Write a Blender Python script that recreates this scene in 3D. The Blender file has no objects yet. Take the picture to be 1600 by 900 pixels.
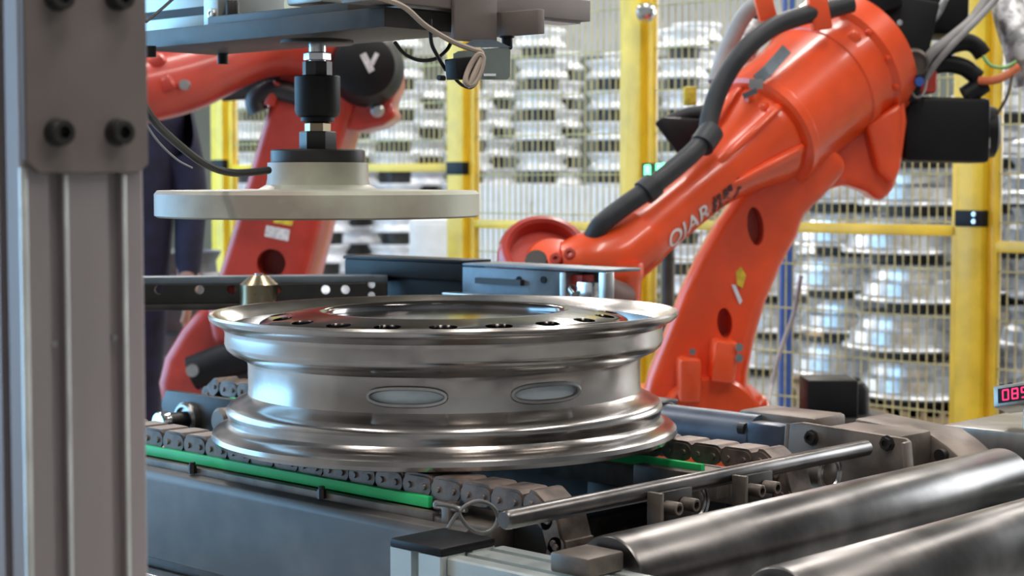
import bpy, bmesh, math, random
from mathutils import Vector, Matrix
random.seed(7)
C = bpy.context.scene.collection
S = bpy.context.scene

# ------------------------------------------------------------------ camera
FPX, HOR, EYE = 2750.0, 280.0, 1.15
PITCH = math.atan((450 - HOR) / FPX)
cp, sp = math.cos(PITCH), math.sin(PITCH)
cam = bpy.data.cameras.new('camera'); camo = bpy.data.objects.new('camera', cam); C.objects.link(camo)
camo.location = (0, 0, EYE); camo.rotation_euler = (math.pi / 2 - PITCH, 0, 0)
cam.sensor_width = 36; cam.lens = 36 * FPX / 1600
cam.clip_start = 0.05; cam.clip_end = 200
cam.dof.use_dof = True; cam.dof.focus_distance = 2.1; cam.dof.aperture_fstop = 9.0
S.camera = camo
S.view_settings.view_transform = 'Standard'; S.view_settings.look = 'None'
S.view_settings.gamma = 1; S.view_settings.use_curve_mapping = False
S.view_settings.exposure = 0.14

# ------------------------------------------------------------------ world and large lights
w = bpy.data.worlds.new('world'); S.world = w; w.use_nodes = True
bg = w.node_tree.nodes['Background']; bg.inputs[0].default_value = (.80, .88, 1, 1); bg.inputs[1].default_value = 0.2

def area(name, loc, size, sizey, power, color, target):
    l = bpy.data.lights.new(name, 'AREA'); l.shape = 'RECTANGLE'; l.size = size; l.size_y = sizey
    l.energy = power; l.color = color
    o = bpy.data.objects.new(name, l); C.objects.link(o); o.location = loc
    d = Vector(target) - Vector(loc); o.rotation_euler = d.to_track_quat('-Z', 'Y').to_euler()
    return o
# unseen blue light at left, shaped for the wheel's reflections; daylight through store windows
area('daylight_left_window', (-4.44, 5.2, 1.6), 5.2, 3.0, 125, (.20, .58, 1.0), (0, 5.2, 1.6))
area('daylight_store_window', (10.4, 12.5, 3.4), 9, 3.6, 520, (.92, .96, 1.0), (0, 13.5, 1.2))
area('daylight_store_window_left', (-9.4, 14.0, 3.4), 9, 3.6, 560, (.92, .96, 1.0), (0, 14, 1.2))
LAMPS = [(-2.4, 0.4), (0.9, 0.4), (3.9, 0.4), (-2.4, 5.0), (0.9, 5.0), (4.2, 5.0), (-3.2, 11), (1.2, 11), (5.6, 11), (-3.2, 16.5), (1.2, 16.5), (5.6, 16.5)]
for i, (x, y) in enumerate(LAMPS):
    area('ceiling_lamp_light', (x, y, 5.38), .34, 3.0, 82 if y < 8 else 190, (1.0, .95, .89), (x, y, 0))

# ------------------------------------------------------------------ helpers
def ray(px, py):
    a = (px - 800) / FPX; b = (450 - py) / FPX
    return Vector((a, cp + b * sp, -sp + b * cp))
EYEV = Vector((0, 0, EYE))
def P(px, py, Y):
    v = ray(px, py); return EYEV + v * (Y / v.y)
def PZ(px, py, z):
    v = ray(px, py); return EYEV + v * ((z - EYE) / v.z)
ROT = math.radians(46)
V = Vector((math.cos(ROT), math.sin(ROT), 0)); U = Vector((-math.sin(ROT), math.cos(ROT), 0)); Z = Vector((0, 0, 1))
W0 = P(696, 675, 2.335)
def L(a, b, z):
    return Vector((W0.x, W0.y, 0)) + V * a + U * b + Z * z
def PA(px, py, a0):
    v = ray(px, py); t = (a0 - (EYEV - W0).dot(V)) / v.dot(V); return EYEV + v * t
def PB(px, py, b0):
    v = ray(px, py); t = (b0 - (EYEV - W0).dot(U)) / v.dot(U); return EYEV + v * t
def loc(p):
    q = p - W0; return (q.dot(V), q.dot(U), p.z)

def frame(axis, hint=None):
    k = Vector(axis).normalized()
    h = Vector(hint) if hint is not None else (Z if abs(k.z) < .9 else Vector((1, 0, 0)))
    i = (h - k * h.dot(k)).normalized(); j = k.cross(i)
    return i, j, k

def spline(pts, per=8):
    pts = [Vector(p) for p in pts]; out = []
    n = len(pts)
    for i in range(n - 1):
        p0 = pts[max(i - 1, 0)]; p1 = pts[i]; p2 = pts[i + 1]; p3 = pts[min(i + 2, n - 1)]
        for s in range(per):
            t = s / per
            out.append(.5 * ((2 * p1) + (p2 - p0) * t + (2 * p0 - 5 * p1 + 4 * p2 - p3) * t * t + (3 * p1 - p0 - 3 * p2 + p3) * t ** 3))
    out.append(pts[-1]); return out

class MB:
    def __init__(s): s.v = []; s.f = []
    def add(s, vs, fs):
        n = len(s.v); s.v += [Vector(v) for v in vs]; s.f += [tuple(i + n for i in f) for f in fs]; return s
    def box(s, c, size, X=Vector((1, 0, 0)), Y=Vector((0, 1, 0)), Zz=Vector((0, 0, 1))):
        c = Vector(c); a, b, d = [q / 2 for q in size]
        vs = [c + X * (a * i) + Y * (b * j) + Zz * (d * k) for k in (-1, 1) for j in (-1, 1) for i in (-1, 1)]
        return s.add(vs, [(0, 2, 3, 1), (4, 5, 7, 6), (0, 1, 5, 4), (2, 6, 7, 3), (0, 4, 6, 2), (1, 3, 7, 5)])
    def lb(s, a0, a1, b0, b1, z0, z1):
        return s.box(L((a0 + a1) / 2, (b0 + b1) / 2, (z0 + z1) / 2), (a1 - a0, b1 - b0, z1 - z0), V, U, Z)
    def wb(s, x0, x1, y0, y1, z0, z1):
        return s.box(((x0 + x1) / 2, (y0 + y1) / 2, (z0 + z1) / 2), (x1 - x0, y1 - y0, z1 - z0))
    def lathe(s, o, axis, prof, n=32, closed=False, hint=None):
        i, j, k = frame(axis, hint); o = Vector(o); vs = []; fs = []
        m = len(prof)
        for q in range(n):
            a = 2 * math.pi * q / n; d = i * math.cos(a) + j * math.sin(a)
            for r, h in prof: vs.append(o + k * h + d * r)
        for q in range(n):
            q2 = (q + 1) % n
            for e in range(m if closed else m - 1):
                e2 = (e + 1) % m
                fs.append((q * m + e, q2 * m + e, q2 * m + e2, q * m + e2))
        if not closed:
            if prof[0][0] > 1e-5: fs.append(tuple(q * m for q in reversed(range(n))))
            if prof[-1][0] > 1e-5: fs.append(tuple(q * m + m - 1 for q in range(n)))
        return s.add(vs, fs)
    def cyl(s, p0, p1, r0, r1=None, n=20, hint=None):
        p0 = Vector(p0); p1 = Vector(p1); d = p1 - p0
        return s.lathe(p0, d, [(r0, 0), (r0 if r1 is None else r1, d.length)], n, hint=hint)
    def tube(s, pts, r, n=10):
        pts = [Vector(p) for p in pts]; m = len(pts); vs = []; fs = []
        t = (pts[1] - pts[0]).normalized(); i, j, _ = frame(t)
        for q in range(m):
            t2 = (pts[min(q + 1, m - 1)] - pts[max(q - 1, 0)]).normalized()
            i = (i - t2 * i.dot(t2)).normalized(); j = t2.cross(i)
            rr = r[q] if isinstance(r, (list, tuple)) else r
            for e in range(n):
                a = 2 * math.pi * e / n; vs.append(pts[q] + (i * math.cos(a) + j * math.sin(a)) * rr)
        for q in range(m - 1):
            for e in range(n):
                e2 = (e + 1) % n
                fs.append((q * n + e, q * n + e2, (q + 1) * n + e2, (q + 1) * n + e))
        fs.append(tuple(reversed(range(n)))); fs.append(tuple((m - 1) * n + e for e in range(n)))
        return s.add(vs, fs)
    def prism(s, pts, vec):
        pts = [Vector(p) for p in pts]; vec = Vector(vec); n = len(pts)
        fs = [tuple(range(n)), tuple(n + e for e in reversed(range(n)))]
        for e in range(n):
            e2 = (e + 1) % n; fs.append((e2, e, n + e, n + e2))
        return s.add(pts + [p + vec for p in pts], fs)
    def sphere(s, c, r, n=16, sc=(1, 1, 1)):
        prof = [(max(r * math.sin(math.pi * q / n), 0), -r * math.cos(math.pi * q / n)) for q in range(n + 1)]
        t = MB().lathe((0, 0, 0), Z, prof, 2 * n)
        return s.add([Vector(c) + Vector((v.x * sc[0], v.y * sc[1], v.z * sc[2])) for v in t.v], t.f)
    def build(s, name, mat, parent=None, bevel=0, seg=2, smooth=38, origin=None, tri=False):
        me = bpy.data.meshes.new(name)
        if parent is not None:
            r = parent
            while r.parent: r = r.parent
            off = r.location.copy()
        elif origin is not None: off = Vector(origin)
        else:
            xs = [v.x for v in s.v]; ys = [v.y for v in s.v]; zs = [v.z for v in s.v]
            off = Vector(((min(xs) + max(xs)) / 2, (min(ys) + max(ys)) / 2, min(zs)))
        me.from_pydata([v - off for v in s.v], [], s.f)
        bm = bmesh.new(); bm.from_mesh(me)
        bmesh.ops.remove_doubles(bm, verts=bm.verts, dist=1e-6)
        bmesh.ops.recalc_face_normals(bm, faces=bm.faces)
        if bevel:
            es = [e for e in bm.edges if len(e.link_faces) == 2 and e.calc_face_angle(0) > .5]
            bmesh.ops.bevel(bm, geom=es, offset=bevel, segments=seg, affect='EDGES', profile=.5, clamp_overlap=True)
        for f in bm.faces: f.smooth = True
        bm.to_mesh(me); bm.free()
        me.set_sharp_from_angle(angle=math.radians(smooth))
        o = bpy.data.objects.new(name, me); C.objects.link(o)
        me.materials.append(mat)
        if parent is not None: o.parent = parent
        else: o.location = off
        return o

def tag(o, label=None, cat=None, group=None, kind=None):
    if label: o['label'] = label
    if cat: o['category'] = cat
    if group: o['group'] = group
    if kind: o['kind'] = kind
    return o
def thing(name, label, cat, at=(0, 0, 0), group=None):
    o = bpy.data.objects.new(name, None); o.empty_display_size = .05
    C.objects.link(o); o.location = Vector(at); tag(o, label, cat, group)
    return o
def cut(o, mb):
    """cut real holes: boolean applied at once, the cutter is deleted"""
    co = mb.build('cutter', o.data.materials[0], origin=(0, 0, 0))
    base = Vector((0, 0, 0)); r = o
    while r.parent: r = r.parent
    if r is not o or True: co.location = Vector((0, 0, 0))
    md = o.modifiers.new('b', 'BOOLEAN'); md.object = co; md.operation = 'DIFFERENCE'; md.solver = 'EXACT'
    bpy.context.view_layer.update()
    dg = bpy.context.evaluated_depsgraph_get()
    me = bpy.data.meshes.new_from_object(o.evaluated_get(dg))
    o.modifiers.clear(); old = o.data; o.data = me; me.name = old.name
    for p in me.polygons: p.use_smooth = True
    me.set_sharp_from_angle(angle=math.radians(38))
    m = co.data; bpy.data.objects.remove(co); bpy.data.meshes.remove(m)
def copy_tree(o, parent=None):
    c = o.copy(); C.objects.link(c)
    if parent is not None: c.parent = parent
    for ch in list(o.children): copy_tree(ch, c)
    return c

# ------------------------------------------------------------------ materials
def mat(name, col, metal=0., rough=.5, var=.12, scale=18., bump=0., coat=0., col2=None, emit=None, es=0., stretch=None, rvar=.1, trans=0., spec=None):
    m = bpy.data.materials.new(name); m.use_nodes = True; nt = m.node_tree; b = nt.nodes['Principled BSDF']
    tc = nt.nodes.new('ShaderNodeTexCoord'); mp = nt.nodes.new('ShaderNodeMapping')
    nt.links.new(tc.outputs['Object'], mp.inputs[0])
    if stretch: mp.inputs['Scale'].default_value = stretch
    nz = nt.nodes.new('ShaderNodeTexNoise'); nz.inputs['Scale'].default_value = scale; nz.inputs['Detail'].default_value = 5
    nt.links.new(mp.outputs[0], nz.inputs[0])
    rp = nt.nodes.new('ShaderNodeValToRGB'); rp.color_ramp.elements[0].position = .40; rp.color_ramp.elements[1].position = .60
    c2 = col2 if col2 else tuple(max(0, c * (1 - var)) for c in col)
    c1 = col if col2 else tuple(min(1, c * (1 + var * .6)) for c in col)
    rp.color_ramp.elements[0].color = (*c2, 1); rp.color_ramp.elements[1].color = (*c1, 1)
    nt.links.new(nz.outputs[0], rp.inputs[0]); nt.links.new(rp.outputs[0], b.inputs['Base Color'])
    b.inputs['Metallic'].default_value = metal
    mr = nt.nodes.new('ShaderNodeMapRange'); mr.inputs['To Min'].default_value = max(.02, rough - rvar); mr.inputs['To Max'].default_value = min(1, rough + rvar)
    nt.links.new(nz.outputs[0], mr.inputs[0]); nt.links.new(mr.outputs[0], b.inputs['Roughness'])
    if coat: b.inputs['Coat Weight'].default_value = coat; b.inputs['Coat Roughness'].default_value = .12
    if bump:
        bp = nt.nodes.new('ShaderNodeBump'); bp.inputs['Strength'].default_value = bump; bp.inputs['Distance'].default_value = .002
        n2 = nt.nodes.new('ShaderNodeTexNoise'); n2.inputs['Scale'].default_value = scale * 9; nt.links.new(mp.outputs[0], n2.inputs[0])
        nt.links.new(n2.outputs[0], bp.inputs['Height']); nt.links.new(bp.outputs[0], b.inputs['Normal'])
    if emit: b.inputs['Emission Color'].default_value = (*emit, 1); b.inputs['Emission Strength'].default_value = es
    if spec is not None: b.inputs['Specular IOR Level'].default_value = spec
    if trans: b.inputs['Transmission Weight'].default_value = trans
    return m
M = {}
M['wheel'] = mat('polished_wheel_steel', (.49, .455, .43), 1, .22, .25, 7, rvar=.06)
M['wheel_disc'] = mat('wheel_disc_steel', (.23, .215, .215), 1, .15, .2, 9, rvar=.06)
M['slot'] = mat('slot_steel', (.78, .86, .90), 0, .6)
M['sensorplate'] = mat('green_grey_sheet', (.20, .23, .21), .4, .4)
M['steel'] = mat('machined_steel', (.52, .51, .50), 1, .33, .2, 12)
M['roller'] = mat('roller_steel', (.19, .178, .172), 1, .33, .4, 9, stretch=(1, 1, 1))
M['bright'] = mat('bright_zinc', (.75, .76, .76), 1, .2)
M['galv'] = mat('blue_grey_steel', (.15, .185, .215), .35, .42, .3, 14)
M['brown'] = mat('brown_anodised_plate', (.205, .168, .152), .2, .55, .12, 8, bump=.08)
M['brownsteel'] = mat('oily_brown_steel', (.20, .165, .14), .6, .48, .35, 15)
M['alu'] = mat('anodised_aluminium', (.43, .375, .37), .45, .5, .16, 5, stretch=(1, 1, .25), bump=.05)
M['alulight'] = mat('pale_aluminium', (.58, .62, .60), .6, .4, .08, 6)
M['aluedge'] = mat('bright_aluminium_edge', (.85, .86, .82), .7, .35)  # paler tone paints the light caught on the column's lips
M['slotdark'] = mat('dark_slot', (.05, .05, .052), .2, .6)
M['darkplate'] = mat('dark_grey_steel_plate', (.046, .042, .039), .12, .45, .3, 16, bump=.06)
M['sideplate'] = mat('conveyor_side_sheet', (.125, .114, .106), .2, .48, .3, 7)
M['black'] = mat('black_plastic', (.007, .007, .008), 0, .5, spec=.28)
M['blackoxide'] = mat('black_oxide_steel', (.055, .052, .05), .7, .42)
M['chain'] = mat('oily_chain_steel', (.165, .125, .105), .5, .45, .45, 30)
M['green'] = mat('green_plastic_guide', (.03, .62, .18), 0, .4, .06, emit=None)
M['nylon'] = mat('cream_nylon', (.56, .56, .44), 0, .45, .25, 6, col2=(.36, .30, .24))
M['loop'] = mat('dark_grey_wire', (.13, .125, .12), .2, .5)
M['rubber'] = mat('dark_grey_hose', (.036, .038, .043), 0, .5, spec=.35)
M['cable'] = mat('black_cable', (.012, .012, .012), 0, .45, spec=.3)
M['beige'] = mat('beige_cable', (.45, .36, .29), 0, .5)
M['grey_cable'] = mat('grey_cable', (.32, .31, .31), 0, .5)
M['orange'] = mat('robot_orange', (.90, .092, .018), 0, .32, .12, 6, coat=.5)
M['orange2'] = mat('robot_red', (.46, .040, .024), 0, .36, .2, 6, coat=.3)
M['yellow'] = mat('fence_yellow', (.88, .60, .030), 0, .42, .14, 7, coat=.2)
M['wire'] = mat('fence_wire', (.50, .41, .16), .2, .5, .25)
M['white'] = mat('white_paint', (.80, .82, .84), 0, .5, .04)
M['floor'] = mat('grey_concrete', (.30, .305, .305), 0, .5, .18, 1.2)
M['darkwall'] = mat('dark_green_grey_wall', (.10, .115, .10), 0, .7, .2, 1)
M['wall'] = mat('pale_wall', (.40, .41, .41), 0, .7, .06, 2)
M['roof'] = mat('grey_roof_sheet', (.18, .185, .19), 0, .7, .1, 2)
M['farwheel'] = mat('silver_primer_wheel', (.80, .82, .86), .25, .4, .12, 20)
M['silverwheel'] = mat('silver_store_wheel', (.62, .64, .67), .85, .34, .3, 12)
M['greywheel'] = mat('dull_grey_wheel', (.14, .145, .16), .5, .5, .2, 12)
M['wood'] = mat('pallet_wood', (.35, .25, .15), 0, .7, .25, 9)
M['navy'] = mat('navy_workwear', (.013, .016, .045), 0, .85, .3, 25, bump=.3)
M['skin'] = mat('skin', (.50, .30, .22), 0, .55)
M['hair'] = mat('black_hair', (.012, .011, .010), 0, .6)
M['stainless'] = mat('stainless_panel', (.34, .33, .30), .85, .36, .12, 9, stretch=(1, 6, 1))
M['motor'] = mat('blue_grey_motor', (.075, .095, .135), .3, .38, .25, 16)
M['brass'] = mat('brass_roller', (.36, .29, .19), 1, .3, .15, 14)
M['red_led'] = mat('red_led', (.8, .02, .08), 0, .4, emit=(1, .03, .15), es=1.6)
M['green_led'] = mat('green_led', (.1, .9, .35), 0, .4, emit=(.12, 1, .38), es=5)
M['letter_white'] = mat('white_lettering', (.82, .78, .78), 0, .5, .1)
M['letter_dark'] = mat('dark_lettering', (.055, .012, .016), 0, .5)
M['sticker'] = mat('white_sticker', (.75, .72, .70), 0, .5, .2, 90)
M['sticker_yellow'] = mat('yellow_sticker', (.75, .55, .05), 0, .5, .2, 60)
M['blue'] = mat('blue_paint', (.03, .09, .35), 0, .5)
M['foil'] = mat('silver_foil_sleeve', (.62, .62, .63), .85, .38, .5, 45, bump=.6)
M['lamp'] = mat('lamp_tube', (1, 1, 1), 0, .5, emit=(1, .96, .9), es=6)
M['glass'] = mat('window_daylight', (.8, .88, 1), 0, .5, emit=(.20, .58, 1.0), es=2.0)  # glow stands in for the unseen blue light at the left
M['whiteglass'] = mat('window_white_daylight', (.9, .95, 1), 0, .5, emit=(.93, .97, 1.0), es=1.6)
M['wireorange'] = mat('orange_wire', (.75, .20, .08), 0, .5)
M['wiregreen'] = mat('green_wire', (.25, .50, .18), 0, .5)
M['redplastic'] = mat('red_plastic_plug', (.65, .06, .04), 0, .45)

# ------------------------------------------------------------------ setting
def struct(name, mb, m, parent=None, **k):
    o = mb.build(name, m, parent, **k)
    if parent is None: o['kind'] = 'structure'
    return o
struct('floor', MB().wb(-10, 11, -5, 22, -.1, 0), M['floor'])
struct('wall_back', MB().wb(-10, 11, 22, 22.2, 0, 6), M['wall'])
st_ = struct('wall_store', MB().wb(-6, 7, 14.4, 14.5, 0, 2.15), M['darkwall'])  # dark sheet added so the gaps between far stacks read dark
struct('wall_front', MB().wb(-10, 11, -5.2, -5, 0, 6), M['wall'])
struct('wall_right', MB().wb(11, 11.2, -5, 22, 0, 6), M['wall'])
struct('wall_left', MB().wb(-10.2, -10, -5, 22, 0, 6), M['wall'])
struct('ceiling', MB().wb(-10, 11, -5, 22, 6, 6.15), M['roof'])
# unseen partition holding the added blue glowing pane, left of the cell
wl = struct('wall_partition', MB().wb(-4.6, -4.5, -5, 2.6, 0, 4.2).wb(-4.6, -4.5, 7.8, 9.6, 0, 4.2).wb(-4.6, -4.5, 2.6, 7.8, 0, .1).wb(-4.6, -4.5, 2.6, 7.8, 3.1, 4.2), M['wall'])
wi = struct('window_1', MB().wb(-4.58, -4.56, 2.6, 7.8, .1, 3.1), M['glass'])  # added glowing pane, sized for the blue reflection on the wheel
for k in range(6):
    y = 2.6 + k * 1.04
    MB().wb(-4.6, -4.52, y - .03, y + .03, .1, 3.1).build('window_bar', M['alulight'], wi)
for n, (x0, x1, y0, y1) in enumerate([(10.96, 10.99, 8, 17), (-9.99, -9.96, 9.5, 18.5)]):
    wi = struct('window_%d' % (n + 2), MB().wb(x0, x1, y0, y1, 1.6, 5.2), M['whiteglass'])
    for k in range(7):
        y = y0 + (y1 - y0) * k / 6
        MB().wb(x0 - .02, x1 + .02, y - .04, y + .04, 1.6, 5.2).build('window_bar', M['alulight'], wi)
for i, (x, y) in enumerate(LAMPS):
    t = thing('ceiling_lamp', 'long white tube lamp hung under the grey hall roof', 'lamp', (x, y, 5.4), 'tube lamps under the roof')
    MB().wb(x - .2, x + .2, y - 1.55, y + 1.55, 5.44, 5.52).build('housing', M['white'], t, bevel=.01)
    for s in (-.09, .09): MB().cyl((x + s, y - 1.5, 5.42), (x + s, y + 1.5, 5.42), .018, n=10).build('tube', M['lamp'], t)
    for s in (-1.2, 1.2): MB().cyl((x, y + s, 5.5), (x, y + s, 6.01), .006, n=6).build('hanger', M['steel'], t)

# ------------------------------------------------------------------ the wheel on the chains
ZB = .8165
ZT = .807        # chain top
def rim_profile():
    out = [(.290, -.004), (.297, -.0085), (.305, -.0065), (.3085, -.001), (.3075, .005), (.302, .010), (.294, .0125), (.2895, .0155), (.2862, .0195), (.2868, .025),
           (.2893, .031), (.2885, .036), (.285, .0405), (.276, .0455), (.266, .050), (.2605, .0555), (.2600, .0625), (.2600, .0930), (.2615, .0985),
           (.270, .1035), (.281, .1085), (.2875, .1145), (.2900, .1215), (.2890, .134), (.2905, .140), (.2965, .1445), (.304, .148), (.309, .1525), (.3103, .157), (.3085, .1600), (.3045, .1600)]
    inn = [(.299, .1550), (.291, .1500), (.2845, .145), (.2830, .1215), (.279, .115), (.264, .107), (.2545, .100), (.2535, .0930),
           (.2535, .0625), (.2555, .051), (.268, .042), (.280, .036), (.2825, .031), (.279, .024), (.281, .012), (.286, .002)]
    return out + inn
t = thing('truck_wheel', 'polished bare steel truck wheel lying flat on the conveyor chains', 'wheel', L(0, 0, ZB))
wheel = t
rim = MB().lathe(L(0, 0, ZB), Z, rim_profile(), 160, closed=True).build('rim', M['wheel'], t, smooth=50)
def oval(cen, nrm, hw, hh, depth, n=28):
    i, j, k = frame(nrm)          # i is close to up
    mb = MB(); pts = []
    for q in range(n):
        a = 2 * math.pi * q / n; ca, sa = math.cos(a), math.sin(a)
        ex = math.copysign(abs(ca) ** .75, ca); ey = math.copysign(abs(sa) ** .9, sa)
        pts.append(Vector(cen) + j * (hw * ex) + i * (hh * ey) - k * depth)
    return mb.prism(pts, k * 2 * depth)
c0 = L(0, 0, ZB)
for px in (648, 872):
    p = None
    # azimuth of the slot around the rim, from its place seen from the front
    s = (px - 696) / 2750 * (2.335 - .26) / .26
    az = math.asin(max(-1, min(1, s))) - math.pi / 2
    n = Vector((math.cos(az), math.sin(az), 0))
    cc = c0 + n * .2575 + Z * .0755
    mbc = oval(cc, n, .047, .0095, .012)
    cut(rim, mbc)
    lip = []
    i, j, k = frame(n)
    for q in range(37):
        a = 2 * math.pi * q / 36; ca, sa = math.cos(a), math.sin(a)
        u_ = .0475 * math.copysign(abs(ca) ** .75, ca); v_ = .0105 * math.copysign(abs(sa) ** .9, sa)
        azz = az + u_ / .26
        lip.append(c0 + Vector((math.cos(azz), math.sin(azz), 0)) * .2602 + Z * (.0755 + v_))
    MB().tube(lip, .0030, 6).build('slot_edge', M['steel'], t)
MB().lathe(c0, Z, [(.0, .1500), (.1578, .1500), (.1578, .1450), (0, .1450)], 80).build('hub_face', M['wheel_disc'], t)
# the wheel disc: dish with a ring of hand holes and a large machined bore
dp = [(.2535, .070), (.2535, .118), (.250, .136), (.243, .1475), (.232, .1530), (.215, .1560), (.190, .1585), (.172, .1610), (.165, .1615), (.161, .1600), (.1585, .1565), (.158, .142), (.160, .1385),
      (.172, .1400), (.190, .1420), (.215, .142), (.228, .139), (.238, .130), (.2455, .110), (.2465, .070)]
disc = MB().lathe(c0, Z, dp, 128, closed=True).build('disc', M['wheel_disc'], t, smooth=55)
hm = MB()
for q in range(20):
    a = 2 * math.pi * (q + .1) / 20
    d = Vector((math.cos(a), math.sin(a), 0)); tt = Vector((-d.y, d.x, 0))
    pts = [c0 + d * .2190 + tt * (.0175 * math.cos(e)) + d * (.0125 * math.sin(e)) + Z * .10 for e in [2 * math.pi * x / 18 for x in range(18)]]
    hm.prism(pts, Z * .09)
cut(disc, hm)
MB().lathe(c0, Z, [(.2538, .062), (.2552, .062), (.2552, .090), (.2538, .090)], 96, closed=True).build('disc_skirt', M['slot'], t)
wheel.rotation_euler = (0, math.radians(-.35), 0)

# ------------------------------------------------------------------ conveyor
cv = thing('chain_conveyor', 'grey two-strand chain conveyor with green strips carrying the wheel', 'conveyor', L(0, 0.15, 0))
# side sheet with folded top lip
b0, b1 = -.30, .78
prof = [(-.238, .745), (-.242, .757), (-.250, .7605), (-.262, .757), (-.266, .745), (-.266, .640), (-.262, .640), (-.262, .742), (-.256, .752), (-.248, .753), (-.243, .745)]
MB().prism([L(a, b0, z) for a, z in prof], U * (b1 - b0)).build('side_sheet', M['sideplate'], cv, bevel=.001, seg=1)
MB().lb(-.258, -.243, b0, b1, .50, .752).build('frame_rail', M['sideplate'], cv, bevel=.003)
MB().lb(-.246, -.170, -.33, b1, .7350, .7650).build('chain_rail', M['brownsteel'], cv, bevel=.003)
MB().lb(-.300, -.240, .20, b1, .618, .630).build('foot_flange', M['bright'], cv, bevel=.002)
MB().lb(.178, .262, -.36, .78, .7350, .7650).build('chain_rail', M['brownsteel'], cv, bevel=.003)
MB().lb(.250, .268, -.36, .78, .60, .765).build('frame_rail', M['sideplate'], cv, bevel=.003)
for b in (-.12, .35, .72): MB().lb(-.25, .26, b - .03, b + .03, .62, .70).build('cross_member', M['darkplate'], cv, bevel=.003)
for a in (-.235, .235):
    for b in (-.1, .7): MB().lb(a - .03, a + .03, b - .03, b + .03, 0, .735).build('leg', M['sideplate'], cv, bevel=.004)
MB().lb(.150, .176, -.34, -.20, .745, .775).build('chain_guide', M['brownsteel'], cv, bevel=.003)
MB().lb(-.17, .18, -.33, .70, .66, .672).build('drip_tray', M['slotdark'], cv)
# green wear strips in the chain rails
for nm, a0, a1, e0, e1 in (('n', -.236, -.228, -.217, .78), ('f', .168, .176, -.30, .70)):
    s = MB().lb(a0, a1, e0, e1, .7705, .7835).build('guide_strip', M['green'], cv, bevel=.001); s['label'] = 'bright green plastic guide strip'
    if nm == 'n':
        MB().lb(a0 - .012, a0, e0 - .02, e1, .7565, .7690).build('strip_holder', M['brownsteel'], cv, bevel=.001)
for b in (.22, -.045): MB().cyl(L(-.252, b, .762), L(-.252, b, .7735), .0055, n=6).cyl(L(-.252, b, .7735), L(-.252, b, .777), .004, n=8).build('strip_bolt', M['blackoxide'], cv)
# rear bearing plate of the idler shaft, seen left of the wheel
bp_ = MB().prism([L(.10, .60, .70), L(.10, .775, .70), L(.10, .80, .770), L(.10, .785, .795), L(.10, .60, .795)], V * .012).build('bearing_plate', M['darkplate'], cv, bevel=.002)
MB().lathe(L(.10, .715, .752), -V, [(.030, 0), (.030, .012), (.026, .016), (.022, .016), (.021, .01)], 28).build('bearing_housing', M['steel'], bp_)
MB().cyl(L(.10, .715, .752), L(.045, .715, .752), .0145, n=20).build('idler_shaft', M['blackoxide'], cv)
MB().lathe(L(.052, .715, .752), -V, [(.0185, 0), (.0185, .014), (.0165, .017), (0, .017)], 24).build('shaft_collar', M['bright'], cv)
MB().lathe(L(.11, .60, .762), -V, [(.022, 0), (.022, .035), (.017, .04), (0, .04)], 20).build('tensioner_roller', M['brownsteel'], cv)
# chain link prototype: block plate on top, side plates, two rivets on each side
PITCH_C = .0486
def link_mesh():
    mb = MB()
    wd, ln, ht = .044, .0468, .013
    x0, x1 = -wd / 2, wd / 2
    # top plate with rolled corners, as a prism in x
    pr = [(-ln / 2, -ht), (-ln / 2, -.004), (-ln / 2 + .005, -.0005), (-ln / 2 + .008, 0), (ln / 2 - .008, 0), (ln / 2 - .005, -.0005), (ln / 2, -.004), (ln / 2, -ht)]
    mb.prism([Vector((x0, y, z)) for y, z in pr], Vector((wd, 0, 0)))
    for s in (-1, 1):      # side plates with rounded ends
        pts = []
        for q in range(9): a = -math.pi / 2 + math.pi * q / 8; pts.append((.0125 + .0115 * math.cos(a), -.0145 + .0115 * math.sin(a)))
        for q in range(9): a = math.pi / 2 + math.pi * q / 8; pts.append((-.0125 + .0115 * math.cos(a), -.0145 + .0115 * math.sin(a)))
        mb.prism([Vector((s * .0215, y, z)) for y, z in pts], Vector((s * .003, 0, 0)))
        for e in (-.0125, .0125): mb.cyl((s * .0245, e, -.0145), (s * .0270, e, -.0145), .0042, .0034, n=10)
    for e in (-.0125, .0125): mb.cyl((-.0215, e, -.0145), (.0215, e, -.0145), .0085, n=12)
    return mb
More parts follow.
